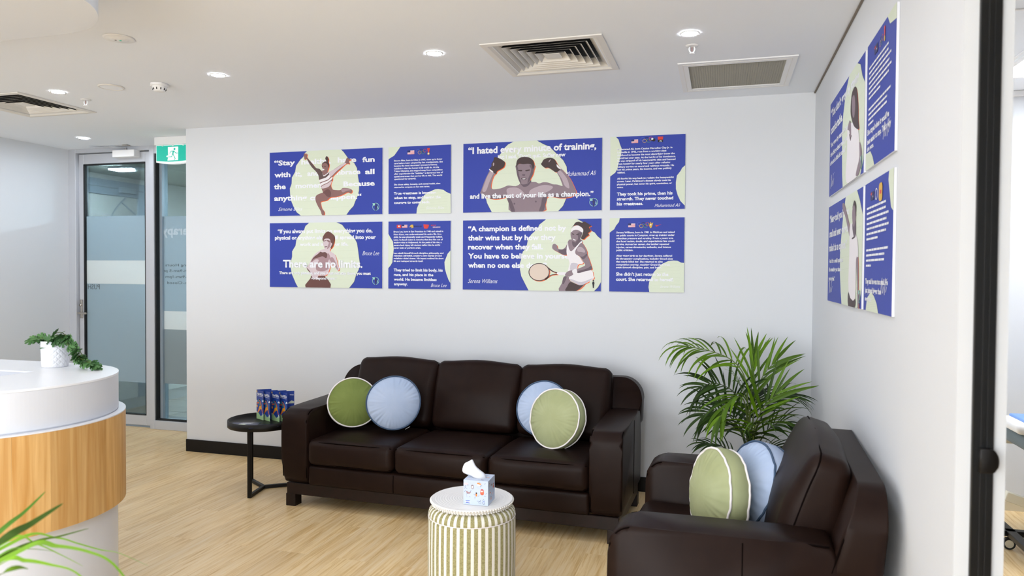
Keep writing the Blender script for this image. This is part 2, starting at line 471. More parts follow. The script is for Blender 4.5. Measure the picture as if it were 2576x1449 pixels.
# ================================================================== the setting
XL, XB, YD = -6.78, -4.88, .66
# ceiling plane with openings where the air vents sit
HOLES = [(-1.735, -1.205, -1.455, -.925), (-5.66, -5.13, -1.29, -.76), (-.775, -.235, -.835, -.295)]
def ceiling_mesh():
    xs = sorted({XL-.12, 3.1}|{q for h in HOLES for q in h[:2]}); ys = sorted({-8.4, .9}|{q for h in HOLES for q in h[2:]})
    v, f = [], []
    for i in range(len(xs)-1):
        for j in range(len(ys)-1):
            cx, cy = (xs[i]+xs[i+1])/2, (ys[j]+ys[j+1])/2
            if any(h[0] < cx < h[1] and h[2] < cy < h[3] for h in HOLES): continue
            b = len(v); v += [(xs[i], ys[j], CEIL), (xs[i], ys[j+1], CEIL), (xs[i+1], ys[j+1], CEIL), (xs[i+1], ys[j], CEIL)]; f.append((b, b+1, b+2, b+3))
    bm = bmesh.new(); bv = [bm.verts.new(p) for p in v]
    for q in f: bm.faces.new([bv[i] for i in q])
    bmesh.ops.remove_doubles(bm, verts=bm.verts[:], dist=1e-5)
    me = bpy.data.meshes.new('ceiling'); bm.to_mesh(me); bm.free(); return me
struct(link('ceiling', ceiling_mesh(), 'ceiling_paint'))
struct(link('floor', sbox(XL-.12, .11, -8.4, .76, -.1, 0), 'oak_vinyl'))
struct(link('wall_back', sbox(XB, .11, 0, .12, 0, CEIL), 'wall_paint'))
struct(link('wall_return', sbox(XB, XB+.12, .12, .62, 0, CEIL), 'wall_paint'))
struct(link('wall_left', sbox(XL-.12, XL, -8.4, .76, 0, CEIL), 'wall_paint'))
YJ = -3.03
struct(link('wall_right', boxes([span(0, .11, YJ, 0, 0, CEIL), span(0, .11, -8.4, -4.08, 0, CEIL), span(0, .11, -4.08, YJ, 2.62, CEIL)]), 'wall_paint'))
struct(link('wall_front', boxes([span(XL-.12, -6.1, -8.52, -8.4, 0, CEIL), span(-.5, .11, -8.52, -8.4, 0, CEIL), span(-6.1, -.5, -8.52, -8.4, 0, .15), span(-6.1, -.5, -8.52, -8.4, 2.55, CEIL)]), 'wall_paint'))
wf = struct(link('window_2', boxes([span(x-.03, x+.03, -8.50, -8.42, .15, 2.55) for x in (-6.07, -4.7, -3.3, -1.9, -.53)]), 'black_alu'), 'black framed shopfront glazing')
for x in (-6.04, -4.67, -3.27, -1.87): link('pane', sbox(x, x+1.31, -8.463, -8.457, .15, 2.55), 'shop_glass', wf)
struct(link('baseboard_back', sbox(XB-.002, 0, -.012, 0, 0, .102, .002, 1), 'black_skirting'))
struct(link('baseboard_right', sbox(-.012, 0, YJ, -.012, 0, .095, .002, 1), 'black_skirting'))
mat('shadow_gap', '#7d746a', .8)
struct(link('trim_1', sbox(-.010, -.001, YJ, -.001, CEIL-.008, CEIL-.001), 'shadow_gap'))
# lowered round-ended ceiling over the reception desk
def stadium(x0, xc, yc, r, n=96):
    p = [(x0, yc+r)]
    for i in range(n+1):
        a = R(90-180*i/n); p.append((xc+r*math.cos(a), yc+r*math.sin(a)))
    p.append((x0, yc-r)); return p[::-1]
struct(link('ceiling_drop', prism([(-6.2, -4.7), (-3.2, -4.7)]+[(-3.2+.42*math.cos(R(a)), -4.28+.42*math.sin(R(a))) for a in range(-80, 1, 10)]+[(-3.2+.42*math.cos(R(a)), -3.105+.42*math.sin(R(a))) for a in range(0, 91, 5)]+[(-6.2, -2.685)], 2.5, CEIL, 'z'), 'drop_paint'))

# ---- sliding door pocket at the end of the right wall
pk = struct(link('door_2', boxes([span(.033, .081, YJ-.012, YJ-.0005, 0, 2.62)], .002), 'black_alu'), 'black sliding door edge in the white wall end')
link('groove', boxes([span(.050, .053, YJ-.0135, YJ-.012, 0, 2.62), span(.064, .066, YJ-.0135, YJ-.012, 0, 2.62)]), 'gasket', pk)
def latch():
    prof = [(-.019, -.03), (.006, -.03)]+[(.006+.016*math.sin(R(a)), -.03*math.cos(R(a))) for a in range(15, 180, 15)]+[(.006, .03), (-.019, .03)]
    return prism([(.065+x, 1.065+z) for x, z in prof], YJ-.030, YJ-.012, 'y', .003)
link('pull_latch', latch(), 'black_metal', pk, True)

# ---- the entrance: frame, door leaf, side pane
fr = struct(link('window_1', boxes([span(XL, -6.692, .60, .74, 0, CEIL), span(-5.812, -5.756, .60, .74, 0, CEIL), span(-6.692, -5.812, .60, .74, 2.662, CEIL),
     span(-5.756, XB+.0, .60, .74, 2.625, CEIL), span(-5.756, XB, .60, .74, 0, .085), span(XB-.06, XB+.1, .62, .74, 0, CEIL)], .003), 'alu'), 'grey aluminium entrance frame with a tall side pane')
link('inner_bead', boxes([span(-5.756, -5.744, .615, .66, .085, 2.625), span(-5.756, -4.95, .615, .66, .085, .097)]), 'gasket', fr)
link('inner_reveal', boxes([span(-5.744, -5.715, .66, .735, .085, 2.625)]), 'alu_blue', fr)
link('pane', sbox(-5.756, -4.94, .688, .694, .085, 2.625), 'clear_glass', fr)
link('frosted_film', boxes([span(-5.715, -4.95, .683, .6865, 1.128, 2.035)]), 'frosted_film', fr)
link('frosted_film', boxes([span(-5.715, -4.95, .683, .6865, .43, .952)]), 'frosted_film_low', fr)
link('white_strip', boxes([span(-5.744, -4.95, .682, .6865, .952, 1.128)]), 'white_band', fr)
for bdy, xe, z in (('Trading Hours', -5.728, 1.557), ('Mon-Fri-9am-5 pm', -5.775, 1.503), ('Sat-9am-1pm', -5.728, 1.446), ('Sun-Closed', -5.706, 1.388)):
    text(bdy, 'opening_hours', fr, xe+.03, z, xe+.03+.0285*len(bdy), .026, 'ink_grey', y=.6815, bold=.0, mirror=True)
text('Therapy', 'window_lettering', fr, -5.74, 1.86, -5.28, .085, 'ink_pale', y=.6815, bold=.03, mirror=True)

dr = struct(link('door_1', boxes([span(-6.685, -6.628, .635, .69, .02, 2.655), span(-5.886, -5.818, .635, .69, .02, 2.655), span(-6.628, -5.886, .635, .69, 2.557, 2.655), span(-6.628, -5.886, .635, .69, .02, .117)], .003), 'alu'), 'glazed aluminium entrance door with frosted film and white band')
link('glazing_gasket', boxes([span(-6.629, -6.613, .634, .66, .117, 2.557), span(-6.629, -5.886, .634, .66, 2.545, 2.557), span(-6.629, -5.886, .634, .66, .117, .124), span(-5.892, -5.886, .634, .66, .117, 2.557)]), 'gasket', dr)
link('pane', sbox(-6.628, -5.886, .660, .666, .117, 2.557), 'clear_glass', dr)
link('frosted_film', sbox(-6.613, -5.892, .655, .6585, 1.612, 2.045), 'frosted_film', dr)
link('frosted_film', sbox(-6.613, -5.892, .655, .6585, .43, 1.382), 'frosted_film', dr)
link('white_strip', sbox(-6.613, -5.892, .654, .6585, 1.382, 1.612), 'white_band', dr)
text('PUSH', 'push_lettering', dr, -6.60, 1.327, -6.455, .052, 'ink_grey', y=.6535, bold=.0, mirror=True)
link('sweep_seal', sbox(-6.69, -5.814, .645, .685, .0005, .021), 'door_blue', dr)
for z in (2.515, 1.739, .959, .186):
    hg = link('hinge', mesh([], []), None, dr)
    bm = bmesh.new(); box_into(bm, (-5.815, .628, z), (.022, .012, .10))
    hg.data = bm_mesh(bm); hg.data.materials.append(MATS['hinge_metal'])
    link('hinge_pin', tube([(-5.815, .62, z-.055), (-5.815, .62, z+.055)], .006, 8), 'steel', hg, True)
hd = link('handle_plate', sbox(-6.672, -6.640, .622, .634, 1.04, 1.225, .004), 'steel', dr)
link('lever', tube(smooth_pts([(-6.656, .63, 1.092), (-6.656, .595, 1.092), (-6.645, .578, 1.092), (-6.60, .574, 1.092), (-6.54, .574, 1.092)], 5), .0095, 10), 'steel', hd, True)
link('cylinder', tube([(-6.656, .624, 1.17), (-6.656, .612, 1.17)], .013, 12), 'steel', hd, True)

cl = thing('door_closer', 'white box door closer with folding arm above the entrance door', 'door closer', (-6.07, .60, 2.60))
link('body', sbox(-.128, .128, -.045, .034, -.002, .066, .006), 'white_plastic', cl)
link('pinion', tube([(.0, -.01, .066), (.0, -.01, .084)], .010, 10), 'steel', cl, True)
link('arm', boxes([((-.145, -.075, .086), (.33, .022, .007), Matrix.Rotation(R(24), 3, 'Z'))], .001), 'alu', cl)
link('arm', boxes([((-.125, -.085, .094), (.36, .018, .006), Matrix.Rotation(R(-5), 3, 'Z'))], .001), 'alu', cl)
link('arm_shoe', sbox(.06, .11, -.115, -.065, .090, .0985, .002), 'steel', cl)

# exit sign
ex = thing('exit_sign', 'green running man exit sign hanging from the ceiling', 'exit sign', (-5.25, .30, 2.46))
link('housing', sbox(-.185, .185, -.045, .045, .17, .24, .004), 'white_plastic', ex)
def sign_body():
    o = [(-.185, .172), (-.185, .02)]+[(-.185+.37*i/12, .02-.016*math.sin(PI*i/12)) for i in range(1, 12)]+[(.185, .02), (.185, .172)]
    return prism(o, -.022, .022, 'y', .003)
link('diffuser', sign_body(), 'sign_white', ex)
link('green_face', prism([(-.178, .166), (-.178, .032)]+[(-.178+.356*i/12, .032-.010*math.sin(PI*i/12)) for i in range(1, 12)]+[(.178, .032), (.178, .166)], -.0245, -.021, 'y'), 'sign_green', ex)
for x in (-.11, .0, .11): link('clip', sbox(x-.008, x+.008, -.030, -.022, .160, .172, .001, 1), 'white_plastic', ex)
pr = Print()
def sg(p, ly): return (p[0]/1000, -.0247-ly, p[1]/1000)
pr.add([(-55, 152), (55, 152), (53, 34), (-60, 33), (-52, 62), (-72, 66), (-68, 76), (-52, 78)], 'sign_white', 0, sg)
pr.add(disc_poly(16, 132, 11, 14), 'sign_green', .0006, sg)
for p in ([(-22, 118), (12, 119), (20, 108), (34, 99), (52, 99), (52, 93), (32, 92), (14, 104), (4, 112), (-20, 111), (-34, 92), (-40, 96)],
          [(-4, 112), (12, 114), (4, 84), (-10, 84)], [(-10, 86), (-2, 86), (-12, 62), (-50, 62), (-50, 68), (-17, 69)], [(-4, 88), (6, 86), (28, 46), (14, 34), (8, 37), (19, 47)]):
    pr.add(p, 'sign_green', .0006, sg)
pr.build('running_man', ex)

# ---- corridor outside
struct(link('wall_corridor_left', sbox(-7.42, -7.3, .76, 5.2, 0, 2.6), 'corridor_wall'))
struct(link('wall_corridor_end', sbox(-7.42, -3.0, 5.1, 5.22, 0, 2.6), 'timber_wall'))
struct(link('wall_corridor_right', sbox(-3.1, -2.98, .76, 5.2, 0, 2.6), 'corridor_wall'))
struct(link('wall_corridor_front', boxes([span(-7.42, XL, .70, .78, 0, 2.7), span(XB, -3.0, .62, .78, 0, 2.7)]), 'corridor_wall'))
struct(link('ceiling_corridor', sbox(-7.42, -3.0, .76, 5.2, 2.6, 2.7), 'corridor_ceiling'))
fc = struct(link('floor_corridor', sbox(-7.42, -3.0, .76, 5.2, -.1, -.006), 'grout'))
tm = box((0, 0, 0), (.592, .592, .012), .002, 1); tm.materials.append(MATS['tile_grey'])
for i in range(7):
    for j in range(7):
        t = bpy.data.objects.new('tile', tm); C.objects.link(t); t.parent = fc; t.location = (-7.0+.6*i, 1.08+.6*j, -.006)
d3 = struct(link('door_3', boxes([span(-7.3, -7.255, 1.0, 2.14, 2.37, 2.54), span(-7.3, -7.255, 2.0, 2.14, 0, 2.37), span(-7.3, -7.255, .95, 1.05, 0, 2.37)], .002), 'door_blue'), 'blue grey door frame across the corridor')
link('door_panel', sbox(-7.3, -7.275, 1.05, 2.0, 0, 2.37), 'corridor_wall', d3)
link('frame_line', boxes([span(-7.256, -7.253, 1.0, 2.08, 2.45, 2.456)]), 'gasket', d3)
link('closer_box', sbox(-7.255, -7.21, 1.70, 1.92, 2.41, 2.47, .003), 'alu_blue', d3)
link('curved_mark', tube(smooth_pts([(-7.272, 1.55, 2.0), (-7.272, 1.66, 2.2), (-7.272, 1.82, 2.36)], 8), .008, 6), 'door_blue', d3)
link('curved_mark', tube([(-7.272, 1.75, 2.31), (-7.272, 1.99, 2.16)], .008, 6), 'door_blue', d3)
cp = thing('corridor_lamp', 'small rectangular ceiling lamp in the corridor beyond the door', 'ceiling lamp', (-6.65, 1.15, 2.6))
link('lamp_body', sbox(-.12, .2, -.09, .09, -.02, 0, .003), 'alu_blue', cp)
link('lamp_lens', sbox(-.115, .08, -.08, .08, -.032, -.019, .004), 'corridor_lens', cp)
cp = thing('corridor_lamp', 'ceiling lamp added unseen further along the corridor behind the side pane', 'ceiling lamp', (-4.9, 2.6, 2.6))  # extra lamp out of view, added to brighten the corridor
link('lamp_body', sbox(-.3, .3, -.09, .09, -.02, 0, .003), 'alu_blue', cp)
link('lamp_lens', sbox(-.28, .28, -.08, .08, -.032, -.019, .004), 'corridor_lens', cp)

# ---- treatment room beyond the right wall
struct(link('floor_treatment', sbox(.11, 3.1, -6.0, .42, -.1, 0), 'oak_vinyl'))
struct(link('wall_treatment_back', sbox(.11, 3.1, .30, .42, 0, CEIL), 'wall_paint'))
struct(link('wall_treatment_right', sbox(3.0, 3.1, -6.0, .3, 0, CEIL), 'wall_paint'))
struct(link('wall_treatment_front', sbox(.11, 3.1, -6.1, -6.0, 0, CEIL), 'wall_paint'))
mat('cream_skirting', '#cfc6ae', .5)
struct(link('baseboard_treatment', sbox(.11, 3.0, .288, .3, 0, .06), 'cream_skirting'))
struct(link('trim_2', sbox(.11, 3.0, .27, .3, CEIL-.035, CEIL-.001, .003), 'white_trim'))
ct = struct(link('ceiling_treatment', boxes([span(.3, .316, -6, .29, CEIL-.006, CEIL-.001), span(.93, .95, -6, .29, CEIL-.006, CEIL-.001), span(.11, 3.0, -1.36, -1.344, CEIL-.006, CEIL-.001), span(.11, 3.0, -2.0, -1.984, CEIL-.006, CEIL-.001)]), 'white_trim'), 'thin white grid bars of the tiled ceiling')
lp = thing('light_panel', 'bright square ceiling light panel in the treatment room', 'ceiling light', (1.55, -.72, CEIL))
link('frame', boxes([span(-.6, .6, -.6, -.57, -.018, -.002), span(-.6, .6, .57, .6, -.018, -.002), span(-.6, -.57, -.57, .57, -.018, -.002), span(.57, .6, -.57, .57, -.018, -.002)]), 'white_trim', lp)
link('lens', sbox(-.57, .57, -.57, .57, -.014, -.003), 'panel_lens', lp)
# ================================================================== ceiling fittings
def downlight(x, y, z, label):
    t = thing('downlight', label, 'downlight', (x, y, z), 0, 'round recessed ceiling downlights')
    link('trim_ring', lathe([(.0385, -.001), (.039, -.005), (.046, -.005), (.048, -.003), (.0485, -.001)], 32), 'white_plastic', t, True)
    link('lens', lathe([(.0, -.0035), (.02, -.0035), (.039, -.003), (.039, -.001), (0, -.001)], 32), 'lens', t)
    return t
downlight(-3.501, -1.352, CEIL, 'round lit downlight to the right of the smoke detector')
downlight(-4.818, -1.269, CEIL, 'round lit downlight beside the left air vent')
downlight(-6.08, .121, CEIL, 'round lit downlight in front of the glazed entrance door')
downlight(-2.071, -1.422, CEIL, 'round lit downlight left of the large square air vent')
downlight(-.735, -1.40, CEIL, 'round lit downlight above the small sprinkler by the return grille')
k = 0
for x in (-1.0, -2.2):  # added lamps out of view, placed for the light they give the lounge
    for y in (-2.95, -4.35, -5.75, -7.15):
        downlight(x, y, CEIL, 'round downlight added unseen behind the viewpoint, row %s from the lounge, %s side' % (('second', 'third', 'fourth', 'fifth')[k % 4], 'right' if x > -1.5 else 'middle')); k += 1
for x, y, w in ((-4.2, -3.9, 'first'), (-5.6, -3.9, 'second')):  # unseen lamps added over the desk for their light
    downlight(x, y, 2.5, '%s round downlight added unseen in the lowered ceiling over the desk' % w)
for x, y, w in ((-3.5, -5.65, 'nearest'), (-4.8, -5.65, 'middle'), (-6.0, -5.65, 'farthest'), (-3.5, -7.05, 'rear nearest'), (-4.8, -7.05, 'rear middle'), (-6.0, -7.05, 'rear farthest')):  # more unseen lamps added to fill the rear of the room
    downlight(x, y, CEIL, '%s round downlight added unseen beyond the lowered ceiling' % w)

for x, y, w in ((-6.25, -.78, 'nearest the door'), (-6.2, -1.9, 'level with the desk'), (-5.2, -2.4, 'beside the lowered ceiling')):  # extra unseen lamps added to brighten the left wall and floor
    downlight(x, y, CEIL, 'round downlight added unseen close to the left wall, '+w)
def diffuser(cx, cy, label, rim):
    t = thing('air_diffuser', label, 'air vent', (cx, cy, CEIL), 0, 'square louvred air vents')
    h, o = .265, rim
    bm = bmesh.new()      # sloping square rim
    def sq(r, z): return [bm.verts.new((sx*r, sy*r, z)) for sx, sy in ((-1, -1), (1, -1), (1, 1), (-1, 1))]
    loops = [sq(o, -.001), sq(o, -.007), sq(h+.02, -.009), sq(h-.03, .022), sq(h-.03, .05)]
    for a, b in zip(loops, loops[1:]):
        for i in range(4): bm.faces.new((a[i], a[(i+1) % 4], b[(i+1) % 4], b[i]))
    link('rim', bm_mesh(bm), 'vane_white', t)
    for i in range(5):     # nested square vanes, each flaring outwards
        r0 = .052+.036*i; r1 = r0+.030
        bm = bmesh.new()
        def sq(r, z): return [bm.verts.new((sx*r, sy*r, z)) for sx, sy in ((-1, -1), (1, -1), (1, 1), (-1, 1))]
        loops = [sq(r0, .036), sq(r1, -.002), sq(r1+.0025, -.002), sq(r0+.003, .036)]
        for a, b in zip(loops, loops[1:]):
            for q in range(4): bm.faces.new((a[q], a[(q+1) % 4], b[(q+1) % 4], b[q]))
        vn = link('vane', bm_mesh(bm), ['vane_white', 'duct_black'], t)
        for p in vn.data.polygons:
            p.material_index = 1 if p.center.z > .01 and p.normal.z > .2 else 0
    link('centre_plate', sbox(-.045, .045, -.045, .045, .002, .006, .001, 1), 'vane_white', t)
    bm = bmesh.new(); box_into(bm, (0, 0, .13), (2*h, 2*h, .16))
    bm.faces.ensure_lookup_table(); bmesh.ops.delete(bm, geom=[f for f in bm.faces if f.normal.z < -.5], context='FACES')
    link('duct', bm_mesh(bm), 'duct_black', t)
    return t
diffuser(-1.47, -1.19, 'large square louvred air vent above the sofa', .318)
diffuser(-5.395, -1.025, 'square louvred air vent at the left edge above the desk', .318)

rg = thing('return_grille', 'square egg crate return air grille in a white frame by the corner', 'air vent', (-.505, -.565, CEIL))
link('frame', boxes([span(-.318, .318, -.33, -.265, -.008, -.001), span(-.318, .318, .265, .33, -.008, -.001), span(-.318, -.263, -.265, .265, -.008, -.001), span(.263, .318, -.265, .265, -.008, -.001)]), 'white_plastic', rg)
link('hinge_gap', boxes([span(-.29, .29, -.3, -.297, -.0092, -.008), span(-.29, .29, .297, .3, -.0092, -.008), span(-.292, -.289, -.3, .3, -.0092, -.008), span(.289, .292, -.3, .3, -.0092, -.008)]), 'vane_white', rg)
L = [span(-.262+.0131*i-.0008, -.262+.0131*i+.0008, -.265, .265, -.002, .011) for i in range(41)]+[span(-.263, .263, -.264+.0132*i-.0008, -.264+.0132*i+.0008, -.002, .011) for i in range(41)]
link('egg_crate', boxes(L), 'grille_grey', rg, kind='stuff')
link('filter_pad', sbox(-.265, .265, -.268, .268, .012, .02), 'duct_grey', rg)

mat('bulb_red', '#8a3b2c', .3)
def sprinkler(x, y, label):
    t = thing('fire_sprinkler', label, 'sprinkler', (x, y, CEIL), 0, 'ceiling fire sprinklers')
    link('escutcheon', lathe([(.012, -.001), (.013, -.008), (.030, -.006), (.034, -.001)], 24), 'white_plastic', t, True)
    link('frame_arms', tube(smooth_pts([(-.011, 0, -.006), (-.014, 0, -.022), (-.008, 0, -.036), (0, 0, -.040), (.008, 0, -.036), (.014, 0, -.022), (.011, 0, -.006)], 4), .0032, 6), 'white_plastic', t, True)
    link('glass_bulb', tube([(0, 0, -.010), (0, 0, -.030)], .002, 8), 'bulb_red', t, True)
    link('deflector', lathe([(0, -.041), (.013, -.041), (.013, -.044), (0, -.044)], 16), 'white_plastic', t)
sprinkler(-4.817, -1.051, 'small fire sprinkler behind the left downlight and air vent')
sprinkler(-.732, -1.20, 'small fire sprinkler between the right downlight and return grille')
sm = thing('smoke_detector', 'white round smoke detector on the ceiling', 'smoke detector', (-4.006, -1.266, CEIL))
link('base', lathe([(.052, -.001), (.052, -.014), (.049, -.018), (.0, -.018)], 32), 'white_plastic', sm, True)
link('sensor_chamber', lathe([(.044, -.018), (.041, -.026), (.034, -.043), (.030, -.048), (.014, -.051), (0, -.051)], 32), 'white_plastic', sm, True)
for i in range(10):
    a = 2*PI*i/10
    link('slot', box((.0375*math.cos(a), .0375*math.sin(a), -.034), (.005, .005, .014), 0, 1, Matrix.Rotation(a, 3, 'Z')), 'duct_black', sm)
link('tab', sbox(-.066, -.048, -.006, .006, -.010, -.004), 'white_plastic', sm)
em = thing('emergency_light', 'round emergency light with tiny green indicator flush in the ceiling', 'emergency light', (-3.53, -2.07, CEIL))
link('cover', lathe([(.074, -.001), (.073, -.005), (.066, -.0065), (.044, -.007), (.042, -.010), (.020, -.013), (0, -.014)], 40), 'white_plastic', em, True)
link('indicator', sbox(.006, .014, -.004, .004, -.0155, -.013), 'sign_green', em)
link('test_slot', sbox(-.012, -.004, -.016, -.010, -.0155, -.012), 'hinge_metal', em)
sk = thing('ceiling_speaker', 'plain round flush ceiling speaker between detector and sprinkler', 'speaker', (-4.365, -1.285, CEIL))
link('grille', lathe([(.072, -.001), (.071, -.004), (.066, -.0045), (.03, -.005), (0, -.005)], 40), 'ceiling_paint', sk, True)
link('ring', lathe([(.067, -.0045), (.068, -.007), (.075, -.006), (.078, -.001)], 40), 'vane_white', sk, True)

